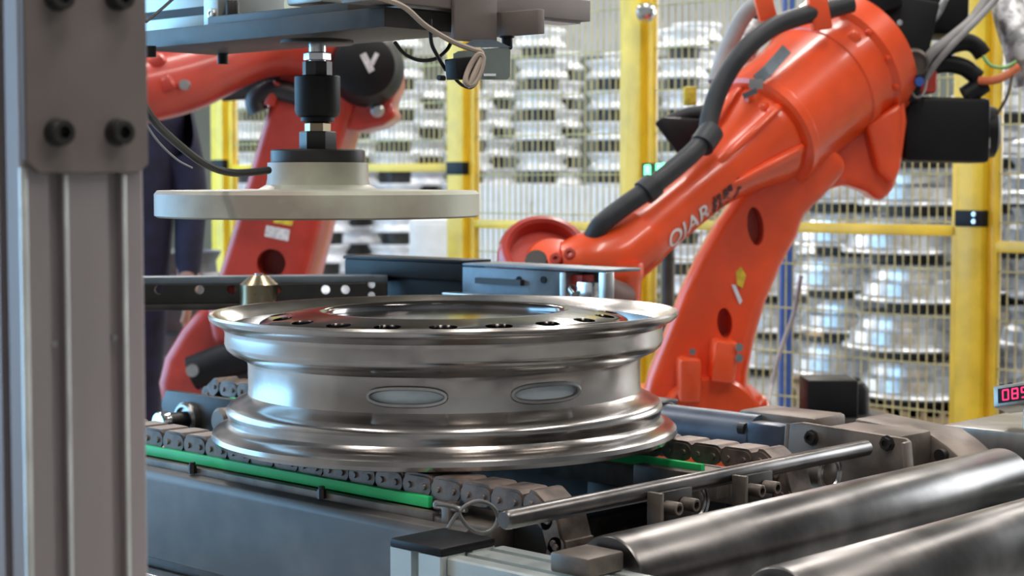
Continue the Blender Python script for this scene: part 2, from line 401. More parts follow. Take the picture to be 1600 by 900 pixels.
def chain(a, label, bs, bend):
    ch = MB().lb(a - .020, a + .020, bs[0] - .01, bs[1] + .01, ZT - .150, ZT - .128).build('chain_strand', M['chain'], cv, bevel=.003)
    ch['label'] = label
    base = cv.location
    first = None
    def put(b, z, ang):
        nonlocal first
        if first is None:
            first = link_mesh().build('chain_link', M['chain'], origin=(0, 0, 0), bevel=0)
            o = first
        else:
            o = bpy.data.objects.new('chain_link', first.data); C.objects.link(o)
        o.parent = ch
        o.location = L(a, b, z) - base
        o.rotation_euler = Matrix.Rotation(ROT, 3, 'Z').to_4x4().to_euler() if ang == 0 else (Matrix.Rotation(ROT, 3, 'Z') @ Matrix.Rotation(ang, 3, 'X')).to_euler()
    n = int(round((bs[1] - bs[0]) / PITCH_C))
    for k in range(n + 1): put(bs[0] + k * PITCH_C, ZT, 0)
    # wraps down round the end sprockets
    R_ = .060
    for end, s in ((bs[0], -1), (bs[0] + n * PITCH_C, 1)):
        for k in range(1, bend + 1):
            th = k * .62
            b = end + s * (PITCH_C * .55 + R_ * math.sin(th - .1)); z = ZT - R_ * (1 - math.cos(th - .1))
            put(b, z, -s * th)
    for end, s in ((bs[0], -1), (bs[0] + n * PITCH_C, 1)):
        o = end + s * .02
        MB().lathe(L(a - .008, o, ZT - .072), V, [(.012, 0), (.048, 0), (.05, .002), (.05, .014), (.048, .016), (.012, .016)], 30).build('sprocket', M['blackoxide'], ch)
    return ch
chain(-.204, 'oily near chain strand beside the green strip', (-.335, .74), 4)
chain(.212, 'brown far chain strand running past the blue-grey gear motor', (-.340, .72), 4)

# ------------------------------------------------------------------ guide rod, brackets, rollers, roller frame
gr = thing('guide_rod', 'thin dark steel rod held crosswise by bolted brackets beyond chain ends', 'rod', L(0, -.435, .79))
MB().lathe(L(-.335, -.435, .800), V, [(.0085, 0), (.0105, .003), (.0105, .677), (.0085, .68)], 20).build('rod', M['roller'], gr)
for a0 in (-.118, .038):
    br = MB().lb(a0, a0 + .006, -.466, -.446, .748, .803).build('bracket', M['brownsteel'], gr, bevel=.001)
    MB().lb(a0 + .004, a0 + .074, -.452, -.446, .748, .800).build('bracket_plate', M['blackoxide'], br, bevel=.001)
    for da in (.026, .057):
        bl = MB().lathe(L(a0 + da, -.452, .783), -U, [(.0065, 0), (.0078, .001), (.0078, .019), (.0068, .020), (.0045, .020), (.0045, .012), (0, .012)], 18).build('bolt', M['brownsteel'], br)
MB().lb(-.37, .40, -.446, -.436, .70, .742).build('cross_bar', M['brownsteel'], gr, bevel=.002)
# small bearings behind the brackets
for a, lab in ((.005, 'small bright bearing ring between the two rod brackets'), (.285, 'small bright bearing ring below the gear bracket plate')):
    t = thing('bearing', lab, 'bearing', L(a, -.45, .77))
    MB().lathe(L(a, -.400, .772), -U, [(.017, 0), (.0265, 0), (.0275, .002), (.0275, .018), (.0255, .02), (.0235, .018), (.0205, .018), (.019, .02), (.017, .018)], 30, closed=True).build('outer_ring', M['steel'], t)
    MB().lathe(L(a, -.400, .772), -U, [(.0165, 0), (.0165, .018), (.012, .021), (0, .021)], 24).build('hub', M['brownsteel'], t)
RR = .047; ZR = .783
for bb, lab, a1 in ((-.510, 'large dark steel roller next to the guide rod brackets', .565), (-.722, 'large dark steel roller away from the guide rod, outer of the pair', .565)):
    t = thing('conveyor_roller', lab, 'roller', L(.08, bb, ZR - 2 * RR))
    MB().lathe(L(-.2555, bb, ZR - RR), V, [(.040, 0), (RR - .002, 0), (RR, .003), (RR, a1 + .254), (RR - .004, a1 + .260), (.036, a1 + .261), (.034, a1 + .254), (.012, a1 + .254)], 64).build('shell', M['roller'], t)
    MB().cyl(L(-.30, bb, ZR - RR), L(a1 + .04, bb, ZR - RR), .012, n=16).build('shaft', M['steel'], t)
# aluminium roller frame: post with black cap and the two slotted side rails
rf = thing('roller_frame', 'slotted aluminium roller frame with a black-capped corner post', 'frame', L(-.31, -.5, 0))
def profile_pts(c, i, j, w, slots, sd=.006, sw=.010):
    """square aluminium extrusion outline with open slots; slots: positions along each side"""
    pts = []
    h = w / 2
    for q in range(4):
        a = [(1, 0), (0, 1), (-1, 0), (0, -1)][q]; n = [(0, -1), (1, 0), (0, 1), (-1, 0)][q]
        st = (-a[0] * h + n[0] * h, -a[1] * h + n[1] * h)
        pts.append((st[0] + a[0] * .002, st[1] + a[1] * .002))
        for s in slots:
            p0 = s * w - sw / 2; p1 = s * w + sw / 2
            for p, dd in ((p0, 0), (p0, sd), (p1, sd), (p1, 0)):
                pts.append((st[0] + a[0] * p - n[0] * dd, st[1] + a[1] * p - n[1] * dd))
        pts.append((st[0] + a[0] * (w - .002), st[1] + a[1] * (w - .002)))
    return [c + i * x + j * y for x, y in pts]
MB().prism(profile_pts(L(-.310, -.318, .0), V, U, .082, (.5,), .008, .012), Z * .752).build('post', M['alulight'], rf)
cap = MB().lb(-.351, -.269, -.359, -.277, .752, .7615).build('end_cap', M['black'], rf, bevel=.003); cap['label'] = 'black plastic end cap'
MB().prism(profile_pts(L(-.300, -.360, .708), V, Z, .086, (.28, .72), .008, .011), -U * .72).build('side_rail', M['alulight'], rf)
MB().prism(profile_pts(L(.625, -.46, .715), V, Z, .05, (.5,), .008, .010), -U * .60).build('side_rail', M['alulight'], rf)
for bb in (-.64, -1.02):
    MB().prism(profile_pts(L(.625, bb, 0), V, U, .05, (.5,), .008, .010), Z * .690).build('post', M['alulight'], rf)
MB().prism(profile_pts(L(-.300, -1.04, 0), V, U, .08, (.5,), .008, .010), Z * .665).build('post', M['alulight'], rf)
MB().lb(-.26, .60, -1.06, -1.02, .64, .69).build('cross_member', M['alulight'], rf, bevel=.002)
for bb in (-.510, -.722):
    MB().lb(-.318, -.262, bb - .026, bb + .026, .7515, .772).build('shaft_block', M['brownsteel'], rf, bevel=.003)
    MB().lb(.578, .600, bb - .028, bb + .028, .712, .760).build('shaft_block', M['brownsteel'], rf, bevel=.003)
# thin looped cable on the post cap
lp = [PZ(706, 823, .768), L(-.300, -.282, .785)]
cpx = [(700, 826, .763), (712, 806, .775), (728, 790, .785), (748, 783, .789), (768, 790, .786), (778, 808, .777), (770, 826, .768), (752, 833, .765), (732, 824, .769), (720, 808, .776), (714, 795, .784), (700, 790, .782), (680, 788, .775)]
lc = MB().tube(spline([PB(x, y, -.374) for x, y, z in cpx], 6), .0022, 8).build('cable_loop', M['loop'])
tag(lc, 'thin grey cable curled in a loop above the black post cap', 'cable')
sn = thing('proximity_sensor', 'tiny metal sensor pin at the end of the green strip', 'sensor', L(-.238, -.25, .765))
MB().lathe(L(-.238, -.232, .777), -U, [(.003, 0), (.006, .001), (.006, .03), (.004, .034), (.003, .05), (0, .05)], 14).build('barrel', M['steel'], sn)
MB().lb(-.247, -.229, -.262, -.250, .757, .783).build('clip', M['brownsteel'], sn, bevel=.001)

# ------------------------------------------------------------------ gear motor on the far side
gm = thing('gear_motor', 'blue-grey gear motor lying beside the far chain strand', 'motor', L(.50, -.05, 0))
ax, mz = .50, .763
MB().lathe(L(ax, -.156, mz), U, [(.032, 0), (.039, .002), (.039, .185), (.0415, .187), (.0415, .202), (.037, .206), (.037, .29), (.030, .306), (0, .307)], 40).build('motor_body', M['motor'], gm)
MB().lathe(L(ax, .026, mz), U, [(.0405, 0), (.0428, .001), (.0428, .007), (.0405, .008)], 40, closed=True).build('band', M['blackoxide'], gm)
MB().lb(ax - .030, ax + .035, .03, .11, mz + .034, mz + .044).build('terminal_box', M['blackoxide'], gm, bevel=.003)
MB().lb(ax - .037, ax + .037, -.215, -.153, .722, .795).build('flange', M['motor'], gm, bevel=.004)
MB().lb(ax + .00, ax + .082, -.248, -.110, .740, .806).build('gear_case', M['brownsteel'], gm, bevel=.006)
for z in (.733, .784): MB().cyl(L(ax - .033, -.150, z), L(ax - .033, -.139, z), .0085, n=12).build('bolt', M['blackoxide'], gm)
for b in (-.19, .08): MB().lb(ax - .02, ax + .02, b - .02, b + .02, 0, .735).build('stand', M['sideplate'], gm, bevel=.003)
gb = thing('gear_bracket', 'brown folded bracket plate with two hex bolts beside the gear motor', 'bracket', L(.46, -.34, 0))
pl = [(-.231, .702), (-.239, .802), (-.260, .806), (-.4275, .800), (-.434, .796), (-.444, .7075)]
MB().prism([L(.450, b, z) for b, z in pl], V * .007).build('plate', M['brownsteel'], gb, bevel=.0012)
MB().prism([L(.450, -.231, .702), L(.450, -.239, .802), L(.462, -.229, .795), L(.462, -.224, .702)], U * .006).build('side_flange', M['brownsteel'], gb, bevel=.001)
MB().prism([L(.436, -.440, .7075), L(.436, -.430, .796), L(.452, -.430, .797), L(.452, -.440, .7075)], -U * .006).build('side_flange', M['brownsteel'], gb, bevel=.001)
for b, z in ((-.2775, .786), (-.4005, .791)):
    bo = MB().lathe(L(.450, b, z), -V, [(.0115, 0), (.0115, .002), (.0085, .0025), (.0085, .008), (.005, .008), (.005, .005), (0, .005)], 8).build('bolt', M['blackoxide'], gb)
MB().lb(.452, .462, -.44, -.235, .66, .71).build('foot', M['brownsteel'], gb, bevel=.002)
MB().lb(.450, .464, -.40, -.28, 0, .66).build('stand', M['sideplate'], gb, bevel=.002)
tb = thing('gear_cover', 'grey-brown box cover with a sloped end behind the bracket plate', 'cover', L(.6, -.32, 0))
cv_ = [(-.255, .644), (-.255, .798), (-.385, .787), (-.410, .774), (-.4525, .745), (-.4595, .644)]
MB().prism([L(.590, b, z) for b, z in cv_], V * .09).build('cover', M['brownsteel'], tb, bevel=.006)
MB().lb(.466, .592, -.385, -.255, .66, .793).build('case', M['brownsteel'], tb, bevel=.005)
MB().cyl(L(.592, -.405, .760), L(.578, -.405, .760), .009, n=12).build('bolt', M['blackoxide'], tb)
MB().lb(.60, .66, -.42, -.28, 0, .65).build('stand', M['sideplate'], tb, bevel=.003)

# ------------------------------------------------------------------ stainless control box with the red display
cb = thing('control_box', 'stainless steel box carrying the small red digital display', 'box', L(.84, -.47, 0))
MB().lb(.735, 1.02, -.64, -.318, .738, .780).build('top_case', M['stainless'], cb, bevel=.004)
MB().lb(.76, 1.00, -.62, -.34, 0, .738).build('cabinet', M['darkplate'], cb, bevel=.004)
dc = L(.86, -.452, .826)
dd = thing('digital_display', 'small silver panel meter showing red digits on the stainless box', 'display', L(.86, -.455, .780))
dx = (U * -1).normalized(); dn = (-V * .93 + Z * .3).normalized(); dup_ = (Z - dn * Z.dot(dn)).normalized()
dx2 = (-U + Z * .22).normalized(); dn = (dn - dx2 * dn.dot(dx2)).normalized(); dup_ = dn.cross(dx2) if dn.cross(dx2).z > 0 else dx2.cross(dn)
dc = P(1607, 619, 2.60)
dd.location = Vector((dc.x, dc.y, .780))
MB().box(dc, (.092, .044, .034), dx2, dn, dup_).build('case', M['stainless'], dd, bevel=.003)
MB().box(dc + dn * .0225, (.074, .002, .022), dx2, dn, dup_).build('window', M['black'], dd)
SEG = {'8': 'abcdefg', '0': 'abcdef', '5': 'acdfg', '3': 'abcdg'}
for k, ch_ in enumerate('0853'):
    g = MB(); o = dc + dn * .0238 + dx2 * (-.024 + k * .0155)
    w2, h2, th = .0045, .0075, .0018
    for s_ in SEG[ch_]:
        cx, cz, sx, sz = {'a': (0, h2, 2 * w2, th), 'd': (0, -h2, 2 * w2, th), 'g': (0, 0, 2 * w2, th), 'b': (w2, h2 / 2, th, h2), 'c': (w2, -h2 / 2, th, h2), 'f': (-w2, h2 / 2, th, h2), 'e': (-w2, -h2 / 2, th, h2)}[s_]
        g.box(o + dx2 * cx + dup_ * cz, (sx, .001, sz), dx2, dn, dup_)
    g.build('digit', M['red_led'], dd)
MB().cyl(Vector((dc.x, dc.y, .780)), dc - dup_ * .012, .008, n=12).build('stem', M['bright'], dd)
MB().cyl(dc + dup_ * .017 - dx2 * .03, dc + dup_ * .024 - dx2 * .03, .005, n=10).build('screw', M['blackoxide'], dd)

# ------------------------------------------------------------------ near column of the gantry
COLW = .0925
cn = P(36, 450, 1.123); ca, cb_, _ = loc(cn)     # near corner, local
co = thing('gantry_column', 'slotted aluminium column with bolted brown plate in the foreground', 'column', L(ca + COLW / 2, cb_ + COLW / 2, 0))
MB().prism(profile_pts(L(ca + COLW / 2, cb_ + COLW / 2, 0), V, U, COLW, (.27, .75), .007, .0105), Z * 1.78).build('profile', M['alu'], co)
for sl_ in (.27, .75):  # pale strip on one side of each slot paints its highlight
    e_ = ca + sl_ * COLW + .0053
    MB().lb(e_, e_ + .0032, cb_ - .0012, cb_ + .004, .012, 1.30 if False else PB(130, 272, cb_).z).build('slot_edge', M['aluedge'], co, bevel=.0008)
MB().lb(ca - .0008, ca + .0042, cb_ - .0010, cb_ + .002, .012, PB(130, 262, cb_).z).build('corner_edge', M['aluedge'], co, bevel=.0008)  # painted highlight along the near corner
# bolted plate
pz0 = PB(130, 270, cb_).z
zt = 1.56
pp = [(ca + .0005, zt), (ca + .0005, pz0 + .008), (ca + .010, pz0 - .0005), (ca + COLW - .008, pz0), (ca + COLW, pz0 + .006), (ca + COLW, zt)]
gp = MB().prism([L(a, cb_, z) for a, z in pp], -U * .006).build('joint_plate', M['brown'], co, bevel=.0008, seg=1)
def bolt_at(px, py, b, parent):
    p = PB(px, py, b)
    ws = MB().lathe(p, -U, [(.0045, 0), (.0092, 0), (.0092, .0015), (.0075, .002)], 24).build('washer', M['blackoxide'], parent)
    bo = MB().lathe(p, -U, [(.0080, .0015), (.0082, .002), (.0082, .0095), (.0075, .0105), (.0042, .0105), (.0042, .005), (0, .005)], 24).build('bolt', M['blackoxide'], parent)
for px, py in ((88, 207), (182, 207), (88, -4), (182, -4)): bolt_at(px, py, cb_ - .006, gp)
for px, py in ((82, 537), (176, 527)):
    p = PB(px, py, cb_ + .005); MB().cyl(p, p - U * .003, .0022, n=10).build('slot_nut', M['steel'], co)
MB().lb(ca - .012, ca + COLW + .012, cb_ - .012, cb_ + COLW + .012, 0, .012).build('foot_plate', M['blackoxide'], co, bevel=.002)

# gantry beam above the frame, from the column to the tool plate
gbm = thing('gantry_beam', 'aluminium gantry beam above the tool plate with a pale hanger block', 'beam', L(-.5, .1, 1.70))
MB().prism([q for q in profile_pts(L(ca + COLW / 2, cb_ + COLW / 2, 1.825), V, Z, COLW, (.27, .75), .007, .0105)], U * (.62 - cb_)).build('long_beam', M['alulight'], gbm)
MB().prism([q for q in profile_pts(L(ca + COLW / 2, .52, 1.825), U, Z, COLW, (.27, .75), .007, .0105)], V * (.30 - ca)).build('cross_beam', M['alulight'], gbm)
pr_ = [L(-.02, .66, z) for z in (1.374,)]
b317 = loc(PA(318, 40, -.045))[1]; b190 = loc(PA(190, 40, -.035))[1]; b341 = loc(PA(341, 40, -.045))[1]
hb = MB().lb(-.035, .075, b317, b190, 1.374, 1.79).build('hanger_block', M['alulight'], gbm, bevel=.002)
MB().lb(-.0365, -.034, b317 + .008, b190, PA(300, 25, -.035).z, PA(300, 12, -.035).z).build('slot', M['slotdark'], hb)
MB().lb(-.045, .080, b341, b317, 1.374, 1.79).build('hanger_plate', M['alulight'], gbm, bevel=.002)
MB().lb(.0, .08, .25, .33, 1.40, 1.79).build('hanger_post', M['alulight'], gbm, bevel=.004)
sc_ = PA(331, 22, -.046)
MB().lathe(sc_ + V * .001, -V, [(.0085, 0), (.0075, .004), (.004, .005), (.003, .003), (0, .003)], 18).build('screw', M['bright'], gbm)

# ------------------------------------------------------------------ tool plate with brown beam
tp = thing('tool_plate', 'dark grey steel plate above the press disc, bolted under the gantry', 'plate', L(0, .3, 1.345))
ptop = 1.372
MB().prism([L(-.088, .02, 1.346), L(-.088, .600, 1.346), L(.075, .600, 1.346), L(.075, .02, 1.346)], Z * (ptop - 1.346)).build('plate', M['darkplate'], tp, bevel=.0015)
MB().lb(-.055, .07, .13, .445, ptop, ptop + .016).build('riser_plate', M['darkplate'], tp, bevel=.0015)
for b in (.418,):
    p = L(-.030, b, ptop + .016)
    MB().lathe(p, Z, [(.0135, 0), (.0135, .002), (.0105, .0025), (.0105, .022), (.0095, .0235), (0, .0235)], 20).build('bolt', M['blackoxide'], tp)
for px, py, a in ((235, 80, -.05), (348, 92, .05)):
    p = PZ(px, py - 8, 1.346)
    MB().cyl(p, p - Z * .016, .0085, n=18).build('bolt', M['black'], tp)
MB().lathe(L(0, .261, 1.346), -Z, [(.052, 0), (.052, .004), (.05, .005), (0, .005)], 36).build('centre_boss', M['blackoxide'], tp)
# the brown beam lying across the end of the plate
bb_ = thing('brown_crossbar', 'brown flat crossbar at the plate end carrying the sensor bracket', 'bar', L(.1, 0, 1.376))
MB().lb(-.13, .288, -.002, .055, 1.3755, 1.405).build('bar', M['brown'], bb_, bevel=.001)
MB().lb(.010, .090, -.009, -.002, 1.333, 1.52).build('front_plate', M['brown'], bb_, bevel=.001)
sb = MB().lb(.100, .113, -.075, .10, 1.3435, 1.3755).build('lower_plate', M['brown'], bb_, bevel=.001)
p = L(.106, -.012, 1.3435)
MB().lathe(p, -Z, [(.010, 0), (.010, .002), (.0075, .003), (.0075, .016), (.006, .018), (0, .018)], 18).build('bolt', M['black'], sb)
MB().lb(-.06, .28, .01, .05, 1.3722, 1.3755).build('shim', M['steel'], bb_)
MB().lb(.02, .06, .0, .05, 1.405, 1.79).build('hanger', M['brown'], bb_, bevel=.001)

# sensor bracket, sensor and its cables
sbk = thing('sensor_bracket', 'thin folded metal bracket with a small slot under the brown crossbar', 'bracket', L(.05, -.03, 1.29))
c4 = [PB(x, y, -.02) for x, y in ((716, 80), (792, 73), (796, 80), (795, 120), (790, 125), (709, 124), (708, 84))]
br_ = MB().prism(c4, -U * .002).build('plate', M['sensorplate'], sbk)
MB().prism([PB(x, y, -.02) for x, y in ((740, 62), (770, 62), (796, 74), (716, 74))], -U * .003).build('fold', M['galv'], sbk)
sl = [PB(x, y, -.023) for x, y in ((755, 115), (774, 115), (774, 119), (755, 119))]
MB().prism(sl, -U * .0012).build('slot', M['white'], sbk)  # white strip paints the bright highlight in the slot
ps = thing('photo_sensor', 'small black sensor block fixed to the thin metal bracket', 'sensor', PB(715, 125, -.03))
q = [PB(x, y, -.026) for x, y in ((694, 93), (726, 89), (733, 93), (733, 125), (697, 125))]
MB().prism(q, -U * .022).build('body', M['black'], ps, bevel=.0015)
p = PB(694, 122, -.035); MB().cyl(p, p - V * .010, .0035, n=12).build('plug', M['black'], ps)
def wire(name, label, pts, r, m, cat='cable', group=None):
    o = MB().tube(spline(pts, 8), r, 8).build(name, m); tag(o, label, cat, group); return o
wire('sensor_cable', 'beige cable knotted in a loop beside the black sensor block',
     [PB(x, y, b) for x, y, b in ((585, -6, -.03), (630, 10, -.03), (665, 40, -.035), (705, 64, -.045), (735, 76, -.052), (752, 82, -.055), (750, 95, -.058), (740, 118, -.058), (733, 132, -.056), (727, 126, -.054), (733, 106, -.052), (746, 86, -.056), (755, 90, -.060), (751, 112, -.060), (741, 130, -.058), (732, 134, -.056))], .0037, M['beige'])
wire('sensor_lead', 'thin black lead hanging under the plate behind the sensor block',
     [PB(x, y, .03) for x, y in ((617, 66), (632, 84), (655, 94), (680, 92), (698, 78), (706, 64))], .0026, M['cable'])
wire('sensor_lead', 'straight black lead dropping from the plate into the sensor block',
     [PB(x, y, -.02) for x, y in ((672, 30), (674, 66), (684, 88), (697, 110))], .0026, M['cable'])
wire('sensor_lead', 'short black lead curling below the beige cable loop',
     [PB(x, y, -.03) for x, y in ((712, 124), (722, 133), (735, 137), (744, 130), (748, 118))], .0022, M['cable'])

# ------------------------------------------------------------------ press head
ph = thing('press_head', 'cream nylon press disc hanging on a black coupling over the conveyor', 'press', L(0, .261, 1.097))
o = L(0, .261, 0)
MB().lathe(o, Z, [(.05, 1.0965), (.226, 1.0965), (.230, 1.099), (.230, 1.129), (.226, 1.134), (.085, 1.136), (.074, 1.142), (.072, 1.150), (.0715, 1.1735), (.04, 1.1735)], 96).build('nylon_disc', M['nylon'], ph)
MB().lathe(o, Z, [(.03, 1.1735), (.0665, 1.1735), (.067, 1.176), (.067, 1.190), (.065, 1.192), (.03, 1.192)], 48).build('collar', M['blackoxide'], ph)
MB().lathe(o, Z, [(.0255, 1.192), (.0265, 1.194), (.0265, 1.2165), (.0245, 1.218), (.01, 1.218)], 4 + 2).build('coupling_nut', M['blackoxide'], ph)
MB().lathe(o, Z, [(.014, 1.2165), (.0185, 1.218), (.0185, 1.229), (.014, 1.231)], 6).build('lock_nut', M['brass'], ph)
MB().lathe(o, Z, [(.012, 1.230), (.024, 1.232), (.024, 1.2375), (.029, 1.2395), (.0325, 1.246), (.0325, 1.295), (.031, 1.2965), (.012, 1.2965)], 40).build('floating_joint', M['black'], ph)
MB().lathe(o, Z, [(.021, 1.2965), (.021, 1.3165), (.01, 1.318)], 8).build('joint_neck', M['blackoxide'], ph)
MB().lathe(o, Z, [(.010, 1.3175), (.0195, 1.319), (.0195, 1.328), (.016, 1.330)], 6).build('lock_nut', M['bright'], ph)
MB().cyl(o + Z * 1.21, o + Z * 1.341, .0125, n=20).build('piston_rod', M['bright'], ph)
wire('air_hose', 'black air hose sagging from the column to the press head',
     [P(205, 120, 1.9), P(232, 178, 2.0), P(270, 218, 2.15), P(320, 256, 2.28), P(365, 270, 2.36), P(420, 266, 2.44)], .0052, M['cable'], 'hose')
wire('earth_wire', 'thin grey wire sagging beside the black air hose',
     [P(205, 150, 1.85), P(240, 212, 1.95), P(275, 248, 2.1), P(300, 262, 2.2)], .0012, M['grey_cable'], 'wire')
wire('upper_lead', 'thin dark lead slanting up beside the column top', [P(228, 34, 2.4), P(250, 16, 2.45), P(275, -6, 2.5)], .0022, M['cable'], 'cable')

# ------------------------------------------------------------------ right robot
RB = P(1105, 690, 4.25); RB.z = 0
rb = thing('welding_robot', 'bright orange six-axis robot with lettered forearm beside the yellow fence', 'robot', RB)
rb.name = 'industrial_robot'
def px_poly(pts, Y): return [P(x, y, Y) for x, y in pts]
bx, by = RB.x, RB.y
zj2 = P(1110, 690, 4.2).z
MB().lathe((bx, by + .1, 0), Z, [(.32, 0), (.32, .04), (.26, .06), (.24, .20), (.25, .24), (.25, .27)], 40).build('base', M['orange'], rb)
MB().lathe((bx, by + .1, .27), Z, [(.25, 0), (.26, .01), (.26, .09), (.20, .14)], 40).build('turret', M['orange'], rb)
MB().box((bx - .02, by + .1, .48), (.34, .30, .30)).build('shoulder', M['orange'], rb, bevel=.03, seg=3)
lower = px_poly([(1160, 292), (1122, 345), (1090, 402), (1064, 456), (1046, 505), (1030, 545), (1012, 590), (1000, 640), (1010, 700), (1060, 735), (1130, 735), (1168, 700), (1166, 640), (1169, 585), (1180, 530), (1196, 475), (1221, 415), (1247, 368), (1256, 335), (1285, 310), (1330, 260), (1290, 215), (1210, 225)], 4.06)
la = MB().prism(lower, Vector((.02, .22, 0))).build('lower_arm', M['orange'], rb, bevel=.028, seg=4)
la_cut = MB()
for cx, cy, hw, hh, an in ((1188, 355, 13, 31, .12), (1139, 509, 12, 24, .08)):
    pts = [P(cx + hw * math.cos(a) * math.cos(an) + hh * math.sin(a) * math.sin(an), cy + hh * math.sin(a) * math.cos(an) - hw * math.cos(a) * math.sin(an), 3.98) for a in [2 * math.pi * e / 24 for e in range(24)]]
    la_cut.prism(pts, Vector((0, .17, 0)))
cut(la, la_cut)
MB().lathe(P(1113, 672, 3.99), Vector((0, 1, 0)), [(.0, 0), (.115, 0), (.122, .008), (.122, .12), (.13, .13), (.13, .2)], 48).build('joint_cover', M['orange'], rb)
lug = MB().box(P(1128, 562, 4.02), (.055, .12, .095), Vector((1, 0, -.1)).normalized(), Vector((0, 1, 0)), Vector((.1, 0, 1)).normalized()).build('stop_lug', M['orange'], rb, bevel=.008)
for dz in (-.014, .010): MB().cyl(P(1147, 550, 3.98) + Z * dz, P(1147, 550, 3.955) + Z * dz + Vector((.012, 0, 0)), .010, n=10).build('bolt', M['bright'], lug)
lug2 = MB().box(P(1076, 592, 4.00), (.05, .10, .10)).build('stop_lug', M['orange'], rb, bevel=.01)
for dz in (-.02, .015): MB().cyl(P(1082, 560, 4.03) + Z * dz, P(1082, 560, 3.99) + Z * dz, .008, n=10).build('bolt', M['steel'], lug2)
st = MB().prism(px_poly([(1150, 425), (1158, 417), (1166, 430), (1160, 450), (1152, 446)], 4.055), Vector((0, .004, 0))).build('warning_sticker', M['sticker_yellow'], rb)
MB().prism(px_poly([(1143, 445), (1149, 445), (1160, 470), (1156, 476)], 4.055), Vector((0, .004, 0))).build('sticker', M['slot'], rb)
# elbow casting
el = px_poly([(1205, 225), (1270, 222), (1335, 170), (1412, 128), (1418, 190), (1408, 262), (1396, 298), (1374, 317), (1354, 300), (1320, 288), (1285, 300), (1262, 335), (1240, 345), (1200, 330), (1170, 300)], 4.16)
MB().prism(el, Vector((.03, .26, 0))).build('elbow_casting', M['orange'], rb, bevel=.03, seg=4)
MB().prism(px_poly([(1352, 195), (1408, 160), (1408, 262), (1396, 290), (1372, 268)], 4.13), Vector((0, .05, 0))).build('elbow_rib', M['orange'], rb, bevel=.012, seg=3)
# forearm axis
A0 = P(1352, 74, 4.30); A1 = P(955, 406, 3.78); ax_ = (A1 - A0).normalized(); LEN = (A1 - A0).length
def at_axis(s): return A0 + (A1 - A0) * s
def up_off(s): return s * LEN
hint = Vector((0, -1, .25))
MB().lathe(A0, ax_, [(.08, .045), (.172, .045), (.178, .052), (.178, .118), (.170, .123), (.163, .128), (.158, .15), (.150, .25), (.144, .395), (.147, .400), (.147, .422), (.138, .428), (.10, .43)], 64, hint=hint).build('elbow_drum', M['orange'], rb, smooth=30)
MB().lathe(A0, ax_, [(.156, .168), (.160, .170), (.158, .198), (.152, .202)], 64, closed=True, hint=hint).build('drum_ring', M['orange'], rb)
for q in range(14):
    a = 2 * math.pi * q / 14; i, j, k = frame(ax_, hint); d = i * math.cos(a) + j * math.sin(a)
    p = A0 + ax_ * .119 + d * .167
    MB().lathe(p, ax_, [(.009, 0), (.009, .007), (.005, .010), (0, .010)], 8).build('flange_bolt', M['orange'], rb)
prof_f = [(.09, .42), (.122, .428), (.123, .440), (.118, .455), (.097, .51), (.081, .57), (.0745, .61), (.070, .645), (.0685, .72), (.069, LEN * .86), (.073, LEN * .92), (.074, LEN * .97), (.066, LEN), (.02, LEN + .01)]
MB().lathe(A0, ax_, prof_f, 56, hint=hint).build('forearm', M['orange'], rb, smooth=50)
# raised webs between drum and tube
i, j, k = frame(ax_, hint)
for an in (-.85, .05, .95, 2.0):
    d = i * math.cos(an) + j * math.sin(an); tn = ax_.cross(d)
    q = [A0 + ax_ * s + d * r for s, r in ((.43, .09), (.43, .130), (.455, .132), (.600, .086), (.63, .07), (.54, .07))]
    MB().prism([p - tn * .010 for p in q], tn * .02).build('rib', M['orange'], rb, bevel=.006, seg=3)
for an in (.25, .62):
    d = i * math.cos(an) + j * math.sin(an); p = A0 + ax_ * .445 + d * .110
    MB().lathe(p, (ax_ + d * .4), [(.012, 0), (.012, .018), (.007, .022), (0, .022)], 8).build('rib_bolt', M['orange'], rb)
# grey hinge strap on the drum
sp_ = [P(x, y, Y) for x, y, Y in ((1228, 78, 3.985), (1213, 95, 3.96), (1198, 112, 3.945), (1184, 124, 3.935))]
stp = MB()
for a, b in zip(sp_[:-1], sp_[1:]):
    dv = (b - a).normalized(); stp.box((a + b) / 2, ((b - a).length + .006, .004, .026), dv, Vector((0, 1, .2)).normalized().cross(dv).cross(dv).normalized() * -1 if False else frame(dv, (0, 1, 0))[0], frame(dv, (0, 1, 0))[1])
stp.build('hinge_strap', M['galv'], rb)
MB().box(P(1181, 131, 3.93), (.030, .004, .022)).build('hinge_strap', M['steel'], rb)
MB().box(P(1172, 146, 3.92), (.034, .004, .012), Vector((.9, 0, .4)).normalized(), Vector((0, 1, 0)), Vector((-.4, 0, .9)).normalized()).build('hinge_strap', M['galv'], rb)
# small casting pads on the drum
for x, y, wx, wz in ((1322, 143, .06, .035), (1345, 120, .03, .03), (1330, 60, .03, .03)):
    MB().box(P(x, y, 4.12 if x != 1345 else 4.14), (wx, .08, wz), Vector((.8, 0, .55)).normalized(), Vector((0, 1, 0)), Vector((-.55, 0, .8)).normalized()).build('casting_pad', M['orange'], rb, bevel=.008)
